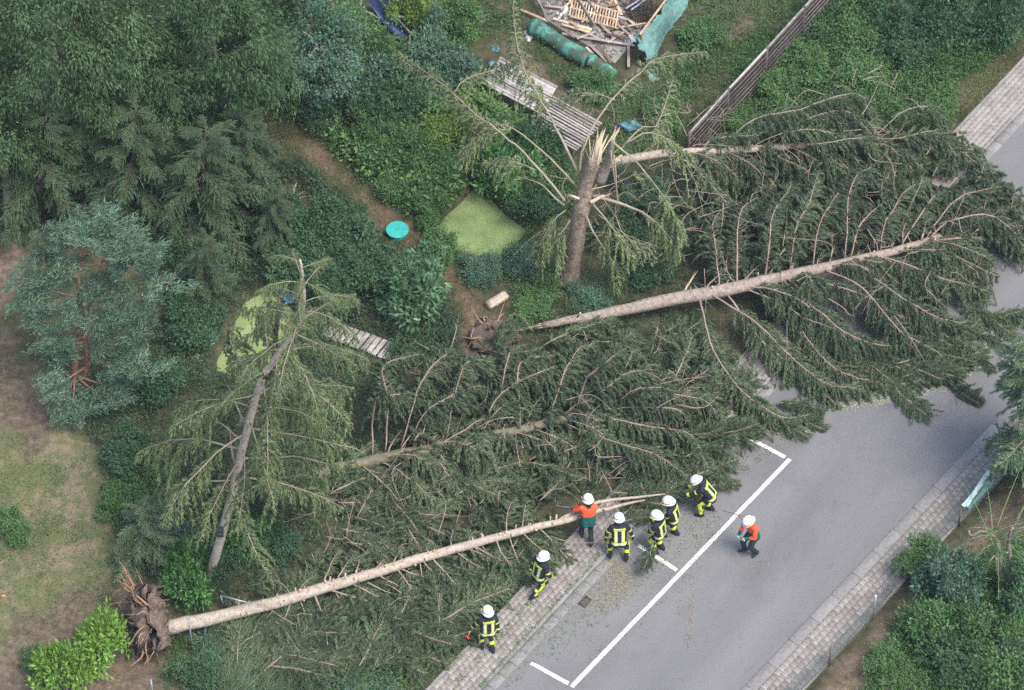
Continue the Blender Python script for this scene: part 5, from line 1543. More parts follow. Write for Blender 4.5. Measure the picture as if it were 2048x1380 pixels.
# ---------------------------------------------------------------- sheets of plastic and netting
def sheet(name, label, corners, mt, nu=14, nv=14, amp=.06, fr=5.0, seed=1, cat='tarpaulin', smooth=True, thick=.004, rag=.0, group=None):
    """crumpled sheet spanned over four corner points (world)"""
    rg = np.random.default_rng(seed)
    A, B, C, Dd = [np.asarray(c, float) for c in corners]
    u = np.linspace(0, 1, nu); v = np.linspace(0, 1, nv)
    Ug, Vg = np.meshgrid(u, v, indexing='ij')
    Pm = (A[None, None]*((1-Ug)*(1-Vg))[..., None]+B*((Ug)*(1-Vg))[..., None]+C*(Ug*Vg)[..., None]+Dd*((1-Ug)*Vg)[..., None])
    n = nrm(np.cross(B-A, Dd-A))
    if n[2] < 0: n = -n
    h = np.zeros_like(Ug)
    for k in range(6):
        a = rg.random()*6.28; f = fr*(.5+1.4*rg.random())
        h += np.sin((Ug*math.cos(a)+Vg*math.sin(a))*f+rg.random()*6.28)
    Pm = Pm+n*(h*amp*.5)[..., None]+rg.normal(size=Pm.shape)*amp*.12
    edge = (np.minimum(np.minimum(Ug, 1-Ug), np.minimum(Vg, 1-Vg)) < .001)[..., None]
    Pm = Pm+edge*rg.normal(size=Pm.shape)*rag
    Pm[..., 2] = np.maximum(Pm[..., 2], .03)
    V = Pm.reshape(-1, 3)
    i = np.arange(nu-1)[:, None]; j = np.arange(nv-1)[None]
    q = np.stack([i*nv+j, (i+1)*nv+j, (i+1)*nv+j+1, i*nv+j+1], -1).reshape(-1, 4)
    base = V.mean(0)*np.array([1, 1, 0])
    me = Acc().add(V-base, q).mesh(name, mt, smooth)
    o = link(name, me); o.location = base
    sm = o.modifiers.new('thickness', 'SOLIDIFY'); sm.thickness = thick
    return tag(o, label, cat, group)
teal_net = mat('teal_netting', [(0.3, (.10, .23, .205)), (0.5, (.17, .33, .295)), (0.75, (.27, .45, .41))], scale=5, detail=8, rough=.6, bump=.3, bscale=70, transl=.2)
blue_t = mat('blue_tarpaulin', [(0.3, (.045, .12, .16)), (0.7, (.13, .25, .30))], scale=5, rough=.4)
navy_t = mat('navy_tarpaulin', [(0.3, (.012, .022, .065)), (0.7, (.03, .055, .15))], scale=5, rough=.45)
white_t = mat('white_plastic', [(0.3, (.5, .53, .54)), (0.7, (.72, .76, .77))], scale=5, rough=.4)
pale_t = mat('pale_green_sheet', [(0.3, (.34, .47, .47)), (0.7, (.55, .68, .68))], scale=8, rough=.4)
sheet('netting', 'large teal netting hung over a board beside the debris heap', [at(1280, 70, 1.3), at(1338, -8, 1.3), at(1376, -2, .25), at(1300, 152, .12)], teal_net, 20, 20, .08, 7, 3, cat='netting', rag=.04)
sheet('netting_scrap', 'small teal netting tail below the large netting', [at(1292, 140, .35), at(1320, 128, .35), at(1318, 158, .05), at(1303, 168, .05)], teal_net, 8, 8, .06, 6, 4, cat='netting')
sheet('tarpaulin', 'dark navy tarpaulin under poles at the top edge', [at(728, 5, .9), at(800, -40, .9), at(880, 55, .5), at(795, 80, .5)], navy_t, 16, 16, .12, 7, 5)
sheet('tarpaulin', 'dark navy tarpaulin flap below the first', [at(790, 50, .6), at(850, 40, .6), at(862, 95, .2), at(800, 105, .2)], navy_t, 12, 12, .1, 7, 6)
sheet('tarpaulin', 'crumpled light blue tarpaulin behind the snapped stump top', [at(1232, 247, .5), at(1268, 240, .5), at(1288, 254, .3), at(1256, 264, .3)], blue_t, 12, 12, .06, 7, 7)
sheet('tarpaulin', 'torn blue sheet left of the half hidden pond', [at(392, 692, .12), at(420, 655, .12), at(442, 662, .12), at(428, 690, .12)], blue_t, 10, 10, .08, 7, 9, rag=.05)
sheet('tarpaulin', 'small blue sheet at the top of the half hidden pond', [at(560, 588, .15), at(592, 583, .15), at(600, 603, .15), at(570, 605, .15)], blue_t, 8, 8, .06, 7, 10, rag=.04)
sheet('tarpaulin', 'small blue sheet right of the half hidden pond', [at(632, 705, .15), at(660, 705, .15), at(662, 722, .15), at(634, 722, .15)], blue_t, 8, 8, .05, 7, 11, rag=.03)
sheet('tarpaulin', 'small bright blue scrap at the corner of the upper slatted panel', [at(983, 92, 1.0), at(994, 88, 1.0), at(1000, 104, .95), at(989, 108, .95)], blue_t, 6, 6, .05, 6, 12, rag=.03)
sheet('tarpaulin', 'bright blue scrap left of the upper slatted panel', [at(976, 122, .9), at(988, 120, .9), at(990, 134, .8), at(978, 136, .8)], blue_t, 6, 6, .05, 6, 13, rag=.03)
sheet('tarpaulin', 'blue scrap between the two slatted panels', [at(1088, 196, .7), at(1102, 194, .7), at(1106, 206, .7), at(1092, 210, .7)], blue_t, 6, 6, .04, 6, 14, rag=.03)
sheet('plastic_bag', 'crumpled white plastic at the foot of the netting', [at(1258, 74, .2), at(1272, 70, .25), at(1272, 84, .1), at(1262, 90, .1)], white_t, 7, 7, .08, 7, 15, cat='plastic', rag=.03)
sheet('plastic_bag', 'white plastic sheet on the rubble left of the timber grid', [at(1112, 28, .1), at(1138, 8, .12), at(1143, 18, .1), at(1118, 38, .1)], white_t, 9, 8, .09, 7, 16, cat='plastic', rag=.03)
sheet('plastic_bag', 'white plastic scrap at the left end of the tarpaulin roll', [at(1046, 62, .08), at(1056, 58, .1), at(1066, 76, .06), at(1054, 82, .06)], white_t, 7, 7, .05, 7, 17, cat='plastic', rag=.03)
sheet('plastic_sheet', 'pale plastic sheet folded over the right wire fence', [at(1974, 942, 1.0)+np.array([0, 0, 0]), at(1984, 938, 1.02), at(1936, 1014, .95), at(1922, 1012, .98)], pale_t, 8, 16, .05, 5, 18, cat='plastic', rag=.01)
sheet('plastic_sheet', 'greenish lower flap of the sheet on the wire fence', [at(1982, 944, .95), at(1985, 965, .45), at(1935, 1022, .4), at(1932, 1012, .9)], teal_net, 10, 10, .06, 5, 19, cat='plastic', rag=.02)

# rolled tarpaulin
roll_m = mat('green_roll_tarpaulin', [(0.38, (.10, .065, .04)), (0.46, (.05, .10, .075)), (0.53, (.05, .19, .14)), (0.6, (.13, .26, .2)), (0.68, (.30, .34, .27))], scale=2.6, detail=9, rough=.55, bump=.3)
RT_ = empty('tarpaulin_roll', at(1130, 110), 'long green tarpaulin roll stained brown beside the debris heap', 'tarpaulin')
def roll(a, b, r, seed, name):
    rg = np.random.default_rng(seed)
    n = 16
    p = np.array([lerp(a, b, t) for t in np.linspace(0, 1, n)])
    p[:, 2] += .04*np.sin(np.linspace(0, 7, n))
    rr = r*(1+.12*np.sin(np.linspace(0, 9, n)+seed)+.05*rg.normal(size=n))
    ac = Acc(); tube(ac, p, rr, 20, lump=.035)
    wpart(name, ac, roll_m, RT_, True)
roll(at(1066, 52, .3), at(1176, 122, .26), .27, 1, 'roll')
roll(at(1181, 120, .24), at(1228, 152, .18), .22, 2, 'folded_end')
a = Acc(); tube(a, np.array([at(1177, 121, .26), at(1181, 124, .26)]), [.2, .2], 12); wpart('tie', a, navy_t, RT_)

# debris heap
slabm = mat('old_concrete', [(0.3, (.20, .19, .175)), (0.6, (.33, .32, .30)), (0.8, (.44, .43, .41))], scale=3, detail=8, rough=.95, bump=.4)
sb_ = P((1060, -40), (1330, -40), (1275, 75), (1230, 130), (1170, 90), (1090, 40))
a = Acc(); V = np.vstack([sb_+Z*.10, sb_-Z*.05, sb_.mean(0)+Z*.11]); n = len(sb_); j = np.arange(n)
a.add(V, np.stack([j+n, (j+1) % n+n, (j+1) % n, j], -1), np.stack([j, (j+1) % n, np.full(n, 2*n)], -1))
tag(link('concrete_slab', a.mesh('concrete_slab', slabm)), 'rubble-strewn concrete floor under the debris heap', kind='structure')
BOARDS = [((1106, 37), (1184, 59), .11, 1, 'long pale board below the timber grid'), ((1124, 49), (1180, 64), .10, 1, 'second pale board below the timber grid'), ((1041, 19), (1098, 43), .09, 1, 'pale board reaching out left of the tarpaulin roll'),
 ((1124, 67), (1227, 85), .09, 2, 'long brown board between the tarpaulin roll and the grid'), ((1182, 4), (1238, 46), .09, 2, 'brown board on the right of the timber grid'), ((1208, 10), (1264, 62), .08, 0, 'dark board slanting over the heap'),
 ((1255, 38), (1276, 54), .09, 1, 'short pale board left of the netting board'), ((1180, 90), (1216, 124), .1, 2, 'brown board right of the tarpaulin roll end'), ((1172, 94), (1206, 128), .08, 1, 'grey-white board beside the tarpaulin roll end'), ((1196, 88), (1222, 126), .08, 0, 'dark board next to the roll end boards'),
 ((1257, 78), (1257, 134), .09, 2, 'upright brown board beside the white plastic'), ((1308, -6), (1308, 24), .1, 2, 'short brown board behind the netting board'), ((1206, 60), (1250, 55), .1, 0, 'dark beam at the right of the heap, upper'), ((1212, 68), (1252, 75), .1, 0, 'dark beam at the right of the heap, lower'),
 ((1140, 33), (1202, 47), .07, 1, 'pale lath along the lower edge of the timber grid'), ((1200, -5), (1250, 25), .08, 2, 'brown board at the top right of the heap'), ((1220, -5), (1245, 30), .07, 1, 'pale lath crossing the heap top'), ((1095, 40), (1150, 75), .07, 0, 'dark lath under the pale boards'),
 ((1150, 54), (1200, 78), .08, 2, 'brown lath in the middle of the heap'), ((1225, 40), (1262, 72), .07, 2, 'thin brown lath at the right of the heap')]
for k, (pa, pb_, wd, m_, lab) in enumerate(BOARDS):
    z0, z1 = .14+.04*(k % 5), .16+.05*((k*3) % 4)
    A, B = at(*pa, z0), at(*pb_, z1); c = (A+B)/2*np.array([1, 1, 0])
    a = Acc(); beam(a, A-c, B-c, wd, .03, bev=.006)
    o = link('loose_board', a.mesh('loose_board', (dark_wood, pale_wood, old_wood)[m_] if m_ != 2 else MT['branch'])); o.location = c
    tag(o, lab, 'board', 'boards on the debris heap')
for pa, pb_, lab in (((1151, -10), (1210, 84), 'dark pole lying across the timber grid'), ((1071, -8), (1097, 42), 'dark pole at the left of the debris heap'), ((1170, -8), (1196, 30), 'dark pole at the top of the timber grid'), ((745, -15), (838, 85), 'thin pole lying over the navy tarpaulin'), ((722, -10), (722, 25), 'upright grey pole at the top edge'), ((725, 20), (760, 38), 'thin stick left on the navy tarpaulin'), ((820, 70), (820, 100), 'short pole standing at the navy flap'), ((790, 32), (870, 44), 'thin stick across the right of the navy tarpaulin')):
    A, B = at(*pa, .35 if pa[0] > 1000 else 1.05), at(*pb_, .3 if pa[0] > 1000 else .75); c = (A+B)/2*np.array([1, 1, 0])
    a = Acc(); tube(a, catmull([A-c, (A+B)/2-c+Z*.03, B-c], 7), np.linspace(.04, .028, 7), 7, lump=.05)
    tag(Vo := link('pole', a.mesh('pole', MT['bark_grey'])), lab, 'pole', 'loose poles'); Vo.location = c
rb = Acc(); cc = in_poly(P((1070, -30), (1320, -30), (1275, 70), (1225, 125), (1170, 85), (1095, 35)), 1500, rgA); cc[:, 2] = .13+.05*rgA.random(1500)
dd_ = nrm(np.column_stack([rgA.normal(size=(1500, 2)), .25*rgA.normal(size=1500)])); kites(rb, cc, dd_, nrm(np.cross(dd_, Z)+.4*rgA.normal(size=(1500, 3))), .05+.22*rgA.random(1500)**2, .02+.05*rgA.random(1500), rgA.random(1500))
tag(link('rubble', rb.mesh('rubble', mat('rubble_bits', [(0, (.05, .04, .032)), (.35, (.14, .11, .085)), (.7, (.28, .23, .18)), (1, (.42, .38, .33))], src='tint', rough=.9))), 'splintered wood scraps and rubble over the concrete floor', 'rubble', kind='stuff')
rgD = np.random.default_rng(99)
for k in range(26):
    c = in_poly(P((1090, -10), (1290, -10), (1262, 60), (1215, 110), (1160, 78), (1105, 35)), 1, rgD)[0]; c[2] = 0; an = rgD.random()*3.14; l = .25+.5*rgD.random()
    dv = np.array([math.cos(an), math.sin(an), .1*rgD.normal()])*l; ac = Acc(); beam(ac, -dv+Z*(.2+.1*rgD.random()), dv+Z*(.2+.1*rgD.random()), .05+.05*rgD.random(), .025, bev=.005)
    o = link('loose_board', ac.mesh('loose_board', (dark_wood, pale_wood, old_wood, MT['branch'])[k % 4])); o.location = c; tag(o, 'short broken board tossed on the debris heap', 'board', 'broken boards tossed on the heap')
GR = empty('timber_grid', at(1180, 20), 'pale timber grid like a pallet on the debris heap', 'pallet')
A, B, C = at(1143, -4, .3), at(1240, 22, .36), at(1136, 30, .26)
for k in range(17):
    s = lerp(A, B, (k+.5)/17); a = Acc(); beam(a, s, s+(C-A), .045, .02); wpart('slat', a, pale_wood, GR)
for f in (.04, .5, .96):
    a = Acc(); beam(a, A+(C-A)*f-Z*.035, B+(C-A)*f-Z*.035, .06, .045); wpart('rail', a, pale_wood, GR)
NB = Acc(); c = at(1306, 32)*np.array([1, 1, 0]); beam(NB, at(1280, 69, 1.33)-c, at(1338, -9, 1.33)-c, .07, .03)
o = link('rail_board', NB.mesh('rail_board', pale_wood)); o.location = c
tag(o, 'pale board holding the upper edge of the teal netting', 'board')
for k, (px, py) in enumerate(((1283, 66), (1330, 2))):
    b = at(px, py, 1.3)*np.array([1, 1, 0]); a = Acc(); box(a, Z*.655, (.03, 0, 0), (0, .03, 0), Z*.655)
    o = link('stake', a.mesh('stake', dark_wood)); o.location = b; tag(o, ('wooden stake under the lower end of the netting board', 'wooden stake under the upper end of the netting board')[k], 'stake')
for k, (pa, pb_) in enumerate((((1251, 17), (1284, -4)), ((1262, 20), (1292, -2)))):
    A, B = at(*pa, .4), at(*pb_, .45); c = (A+B)/2*np.array([1, 1, 0]); a = Acc(); beam(a, A-c, B-c, .06, .02)
    o = link('metal_rail', a.mesh('metal_rail', zinc)); o.location = c; tag(o, ('left of two pale metal rails on the debris heap', 'right of two pale metal rails on the debris heap')[k], 'rail', 'metal rails on the heap')
a = Acc(); bc = at(1286, 28); N = 2600; d = nrm(rgA.normal(size=(N, 3))*np.array([1, 1, .5])); d[:, 2] = np.abs(d[:, 2])
pp = d*np.array([.55, .5, .45])*rgA.random((N, 1))**.4; dd = nrm(d*.4+rgA.normal(size=(N, 3))*np.array([1, 1, .3]))
spikes(a, pp, dd, perp(dd), .2+.2*rgA.random(N), .014*np.ones(N), rgA.random(N))
o = link('brushwood', a.mesh('brushwood', foliage('dry_brown_brush', (.035, .025, .02), (.085, .06, .05), (.16, .115, .09), transl=.1))); o.location = bc+Z*.08
tag(o, 'dark brown heap of dry brushwood beside the netting', 'brushwood', kind='stuff')

# ---------------------------------------------------------------- right wire fence
fp = [(1560, 1426), (1658, 1330), (1745, 1240), (1833, 1116), (1918, 1050), (1975, 990), (2060, 905)]
wf = wpath(*[(x, y, 0) for x, y in fp])
WF = empty('wire_fence', wf[1], 'chain link wire fence along the right pavement', 'fence')
wirem = flat('wire', (.16, .19, .18), rough=.5, metal=.4)
for k, b in enumerate(wf):
    a = Acc()
    steel = k == 2
    tube(a, np.array([b-Z*.1, b+Z*(1.12 if steel else .98)+rgF.normal(size=3)*.03]), .026 if steel else .035, 8, lump=0 if steel else .06)
    po_ = wpart('post', a, zinc if steel else dark_wood, WF)
    if steel:
        c = Acc(); tube(c, np.array([b+Z*1.12, b+Z*1.16]), [.034, .026], 8); link('cap', c.mesh('cap', white_t), po_)
a = Acc()
wr = .0035
for k in range(len(wf)-1):
    A, B = wf[k], wf[k+1]; Ln = np.linalg.norm(B-A); d = (B-A)/Ln
    H = .88
    for z in (.06, .48, .92):
        t = np.linspace(0, 1, 7); sagp = np.array([A+(B-A)*x+Z*(z-.04*math.sin(math.pi*x)) for x in t]); tube(a, sagp, .004, 4, cap=False)
    st = .075
    for s in np.arange(-H, Ln, st):
        for sg in (0, 1):
            x0, x1 = s, s+H; z0, z1 = (.06, .06+H) if sg == 0 else (.06+H, .06)
            u0, u1 = max(0, (0-x0)/(x1-x0)), min(1, (Ln-x0)/(x1-x0))
            if u1-u0 < .02: continue
            p0 = A+d*lerp(x0, x1, u0)+Z*lerp(z0, z1, u0); p1 = A+d*lerp(x0, x1, u1)+Z*lerp(z0, z1, u1)
            tube(a, np.array([p0, p1]), wr, 3, cap=False)
wpart('wire_mesh', a, wirem, WF, kind='stuff')

# left garden fence remains
for px, py, h, lab in ((385, 1302, 1.55, 'galvanised post standing before the root end of the stripped trunk'), (307, 1400, .95, 'galvanised post at the bottom edge below the root plate'), (425, 1268, .5, 'short green post under the stripped trunk')):
    b = at(px, py); root = empty('steel_post', b, lab, 'post')
    a = Acc(); tube(a, np.array([b, b+Z*h]), .026, 8); wpart('shaft', a, zinc if h > .6 else green_paint, root)
    a = Acc(); tube(a, np.array([b+Z*h, b+Z*(h+.03)]), [.032, .02], 8); wpart('cap', a, zinc, root)
BR = empty('bent_bracket', at(448, 1220), 'bent galvanised steel bracket leaning behind the stripped trunk', 'bracket')
a = Acc(); tube(a, wpath((450, 1220, .05), (441, 1191, .75)), .024, 8); wpart('upright', a, zinc, BR)
a = Acc(); tube(a, wpath((441, 1191, .75), (498, 1206, .72)), .024, 8); wpart('bar', a, zinc, BR)
a = Acc(); beam(a, at(472, 1218, .3), at(474, 1200, .6), .1, .03); wpart('board', a, pale_wood, BR)
PB = Acc(); c = at(268, 1210, 0); tube(PB, catmull(wpath((276, 1178, 1.5), (287, 1192, 1.5), (283, 1208, 1.3), (270, 1228, 1.0), (262, 1242, .7)), 14)-c, .045, 8)
o = link('black_pipe', PB.mesh('black_pipe', flat('black_plastic', (.012, .013, .018), rough=.4))); o.location = c; tag(o, 'bent black plastic pipe hanging over the root plate', 'pipe')
# nesting box on the leaning spruce
nb = at(441, 1052, 2.35)
NX = empty('nesting_box', nb, 'small green and black nesting box on the leaning spruce trunk', 'box')
a = Acc(); box(a, nb+np.array([.0, -.2, -.06]), (.085, 0, 0), (0, .07, 0), (0, 0, .11), bev=.01); wpart('front', a, flat('mossy_green', (.07, .12, .06)), NX)
a = Acc(); box(a, nb+np.array([.0, -.2, .1]), (.1, 0, 0), (0, .085, 0), (0, 0, .035), bev=.01); wpart('roof', a, flat('roofing_felt', (.05, .055, .065)), NX)

# stones by the half hidden pond
stone_m = mat('pale_stone', [(0.3, (.34, .34, .33)), (0.7, (.55, .55, .53))], scale=9, rough=.9, obj_rand=.2)
for k, (px, py, r, lab) in enumerate(((437, 800, .12, 'uppermost pale stone in the row left of the leaning trunk'), (441, 815, .1, 'pale stone second from the top of the row'), (445, 830, .11, 'lowest pale stone of the row by the leaning trunk'), (432, 786, .09, 'small pale stone above the row'), (395, 715, .12, 'pale stone beside the torn blue sheet'), (485, 840, .13, 'pale stone right of the stone row'), (478, 852, .1, 'small pale stone at the leaning trunk'), (393, 627, .14, 'pale stone above the torn blue sheet'), (325, 585, .11, 'pale stone in the dark right of the pine'), (185, 1272, .14, 'grey stone above the bright laurel'), (560, 625, .1, 'tiny pale stone at the hidden pond'))):
    th = np.linspace(0, 2*math.pi, 9, endpoint=False)
    V = [np.array([r*math.cos(p)*math.cos(t)*(1+.15*rgF.normal()), r*.85*math.cos(p)*math.sin(t)*(1+.15*rgF.normal()), r*.7*math.sin(p)]) for p in (-.6, 0, .5, 1.0, 1.45) for t in th]
    i = np.arange(4)[:, None]; j = np.arange(9)[None]
    q = np.stack([i*9+j, i*9+(j+1) % 9, (i+1)*9+(j+1) % 9, (i+1)*9+j], -1).reshape(-1, 4)
    V.append(np.array([0, 0, r*.72])); t_ = [(36+k2, 36+(k2+1) % 9, 45) for k2 in range(9)]
    o = link('stone', Acc().add(V, q, t_).mesh('stone', stone_m, True)); o.location = at(px, py)+Z*r*.4; tag(o, lab, 'stone', 'garden stones')
a = Acc(); beam(a, np.array([-.06, 0, 0]), np.array([.06, .03, 0]), .08, .05, bev=.015); o = link('brick_piece', a.mesh('brick_piece', flat('orange_clay', (.5, .22, .13)))); o.location = at(7, 1196)+Z*.08; tag(o, 'orange clay brick piece at the left edge of the lawn', 'brick')

# sticks on the road
for pth, lab in (([(1447, 1020), (1466, 1026), (1484, 1036), (1492, 1052)], 'thin forked stick on the asphalt left of the lone worker'), ([(1478, 1028), (1492, 1033), (1502, 1042)], 'short pale twig beside the lone worker'), ([(1472, 948), (1488, 930), (1502, 908)], 'curved dry twig inside the upper parking bay'), ([(1912, 798), (1918, 812)], 'short pale twig on the asphalt below the crown'), ([(1874, 830), (1880, 820)], 'tiny pale twig on the road near the crown'), ([(1030, 1090), (1062, 1097), (1085, 1096)], 'reddish stick behind the walking firefighter'), ([(1092, 1068), (1130, 1082), (1175, 1086), (1230, 1082)], 'long bare branch at the feet of the orange sawyer')):
    p = np.array([at(x, y, .03 if x > 1400 else .28) for x, y in pth]); c = p.mean(0)*np.array([1, 1, 0])
    a = Acc(); tube(a, catmull(p-c, 9), np.linspace(.018 if pth[0][0] < 1300 else .012, .006, 9), 6); o = link('stick', a.mesh('stick', MT['branch'])); o.location = c; tag(o, lab, 'stick', 'loose sticks')

# cut willow at the right edge
CW = empty('cut_willow', at(2005, 1215), 'pollarded willow with sawn limbs and thin green shoots at the right edge', 'tree')
WL = [([(2005, 1215, 0), (2003, 1150, 1.1), (2000, 1110, 1.8)], .09), ([(2018, 1215, 0), (2020, 1120, 1.7), (2017, 1085, 2.3)], .08),
      ([(2000, 1110, 1.8), (1995, 1080, 2.3), (1965, 1062, 2.5), (1943, 1072, 2.4), (1938, 1062, 2.5)], .05), ([(2017, 1085, 2.3), (2030, 1060, 2.6), (2050, 1055, 2.7)], .04),
      ([(2000, 1130, 1.4), (1990, 1112, 1.8), (1978, 1124, 1.7)], .035), ([(1990, 1112, 1.8), (2015, 1105, 2.1)], .035), ([(1992, 1115, 1.8), (1995, 1150, 1.2)], .03), ([(2017, 1085, 2.3), (2022, 1062, 2.7), (2026, 1056, 2.8)], .045)]
for k, (pth, r) in enumerate(WL):
    p = catmull(wpath(*pth), 10); a = Acc(); tube(a, p, np.linspace(r, r*.7, 10), 8, lump=.05)
    o = wpart('trunk' if k < 2 else 'limb', a, MT['bark_grey'], CW)
    if k >= 2:
        d = nrm(p[-1]-p[-2]); c = Acc(); tube(c, np.array([p[-1]+d*.002, p[-1]+d*.008]), [r*.66, r*.6], 8); link('cut_face', c.mesh('cut_face', MT['cut']), o)
for k in range(26):
    s = at(2000+rgF.normal()*18, 1075+rgF.normal()*14, 2.4); e = s+np.array([rgF.normal()*.7+.25, rgF.normal()*.7, -.1+rgF.random()*.9])
    a = Acc(); pt = catmull([s, (s+e)/2+Z*.15, e], 8); tube(a, pt, np.linspace(.012, .004, 8), 5)
    o = wpart('shoot', a, foliage('willow_shoot', (.16, .2, .06), (.24, .29, .1), (.3, .35, .14)) if k == 0 else bpy.data.materials['willow_shoot'], CW)
    lf = Acc(); N = 40; b = pt[rgF.integers(2, 8, N)]+rgF.normal(size=(N, 3))*.03; d = nrm(rgF.normal(size=(N, 3))-Z*.3); kites(lf, b, d, perp(d), .09+.05*rgF.random(N), .018*np.ones(N), rgF.random(N))
    link('leaves', lf.mesh('leaves', MT['leaf_blue']), o)

# ---------------------------------------------------------------- people
PM = {
 'navy': mat('navy_turnout_cloth', [(0.3, (.010, .012, .024)), (0.7, (.026, .03, .055))], scale=9, rough=.85, bump=.3, bscale=25),
 'boot': flat('black_boot_leather', (.012, .012, .015), rough=.5),
 'skin': flat('skin', (.5, .31, .23), rough=.5),
 'orange': mat('orange_work_jacket', [(0.3, (.75, .07, .025)), (0.7, (.95, .14, .05))], scale=8, rough=.7, bump=.3, bscale=20),
 'teal': mat('dark_teal_jacket', [(0.3, (.008, .075, .068)), (0.7, (.02, .13, .115))], scale=8, rough=.75, bump=.3, bscale=20),
 'trouser': mat('dark_green_trousers', [(0.3, (.010, .020, .020)), (0.7, (.028, .045, .045))], scale=8, rough=.85, bump=.3, bscale=22),
 'lime': flat('lime_reflective_tape', (.62, .72, .06), rough=.5),
 'silver': flat('silver_reflective_tape', (.70, .76, .48), rough=.4),
 'helmet': flat('white_helmet', (.78, .80, .79), rough=.3, spec=.5),
 'dark': flat('black_rubber', (.015, .015, .018), rough=.6),
 'glove': flat('dark_glove', (.03, .03, .035), rough=.8),
 'glove_lime': flat('lime_glove', (.42, .62, .10), rough=.7),
 'glove_white': flat('white_glove', (.6, .63, .62), rough=.7),
 'yellow': flat('yellow_lamp', (.75, .42, .03), rough=.5),
}

def capsule(acc, a, b, ra, rb, n=14, m=5):
    a, b = np.asarray(a, float), np.asarray(b, float)
    d = b-a; L = np.linalg.norm(d); d = d/max(L, 1e-6)
    ref = np.array([1.0, 0, 0]) if abs(d[0]) < .8 else np.array([0, 1.0, 0])
    u = nrm(np.cross(d, ref)); v = np.cross(d, u)
    th = np.arange(n)/n*2*math.pi
    rings = []
    for k in range(m):
        al = -math.pi/2+(k+.35)/m*math.pi/2
        rings.append((a+d*ra*math.sin(al), ra*math.cos(al)))
    for k in range(m):
        al = (k+.65)/m*math.pi/2
        rings.append((b+d*rb*math.sin(al), rb*math.cos(al)))
    V = np.array([c+r*(math.cos(t)*u+math.sin(t)*v) for c, r in rings for t in th])
    R = len(rings)
    i = np.arange(R-1)[:, None]; j = np.arange(n)[None]
    q = np.stack([i*n+j, i*n+(j+1) % n, (i+1)*n+(j+1) % n, (i+1)*n+j], -1).reshape(-1, 4)
    k = len(V); V = np.vstack([V, a-d*ra, b+d*rb]); j = np.arange(n)
    t = np.vstack([np.stack([(j+1) % n, j, np.full(n, k)], -1), np.stack([(R-1)*n+j, (R-1)*n+(j+1) % n, np.full(n, k+1)], -1)])
    acc.add(V, q, t)

def cap_sdf(p, a, b, ra, rb):
    ba = b-a; t = np.clip(((p-a)@ba)/max(ba@ba, 1e-9), 0, 1)
    return np.linalg.norm(p-a-t[:, None]*ba, axis=1)-(ra+(rb-ra)*t), t

def ik(a, c, l1, l2, hint):
    d = c-a; L = np.linalg.norm(d)
    if L > (l1+l2)*.998:
        c = a+d/L*(l1+l2)*.998; d = c-a; L = np.linalg.norm(d)
    x = (l1*l1-l2*l2+L*L)/(2*L); h = math.sqrt(max(0, l1*l1-x*x))
    dn = d/L; hp = hint-dn*(hint@dn)
    return a+dn*x+nrm(hp)*h, c

def remesh(acc, voxel, smooth=4):
    me = acc.mesh('tmp')
    o = bpy.data.objects.new('tmp', me); COL.objects.link(o)
    r = o.modifiers.new('r', 'REMESH'); r.mode = 'VOXEL'; r.voxel_size = voxel
    s = o.modifiers.new('s', 'SMOOTH'); s.factor = .5; s.iterations = smooth
    dg = bpy.context.evaluated_depsgraph_get()
    out = bpy.data.meshes.new_from_object(o.evaluated_get(dg))
    bpy.data.objects.remove(o); bpy.data.meshes.remove(me)
    return out

def sub_faces(me, V, Nv, polys, sel, off, name, mt):
    """copy of the selected faces, lifted off the body"""
    f = polys[sel]
    if not len(f): return None
    ids = np.unique(f); mp = np.full(len(V), -1); mp[ids] = np.arange(len(ids))
    W = V[ids]+Nv[ids]*off
    return Acc().add(W, mp[f]).mesh(name, mt, True)

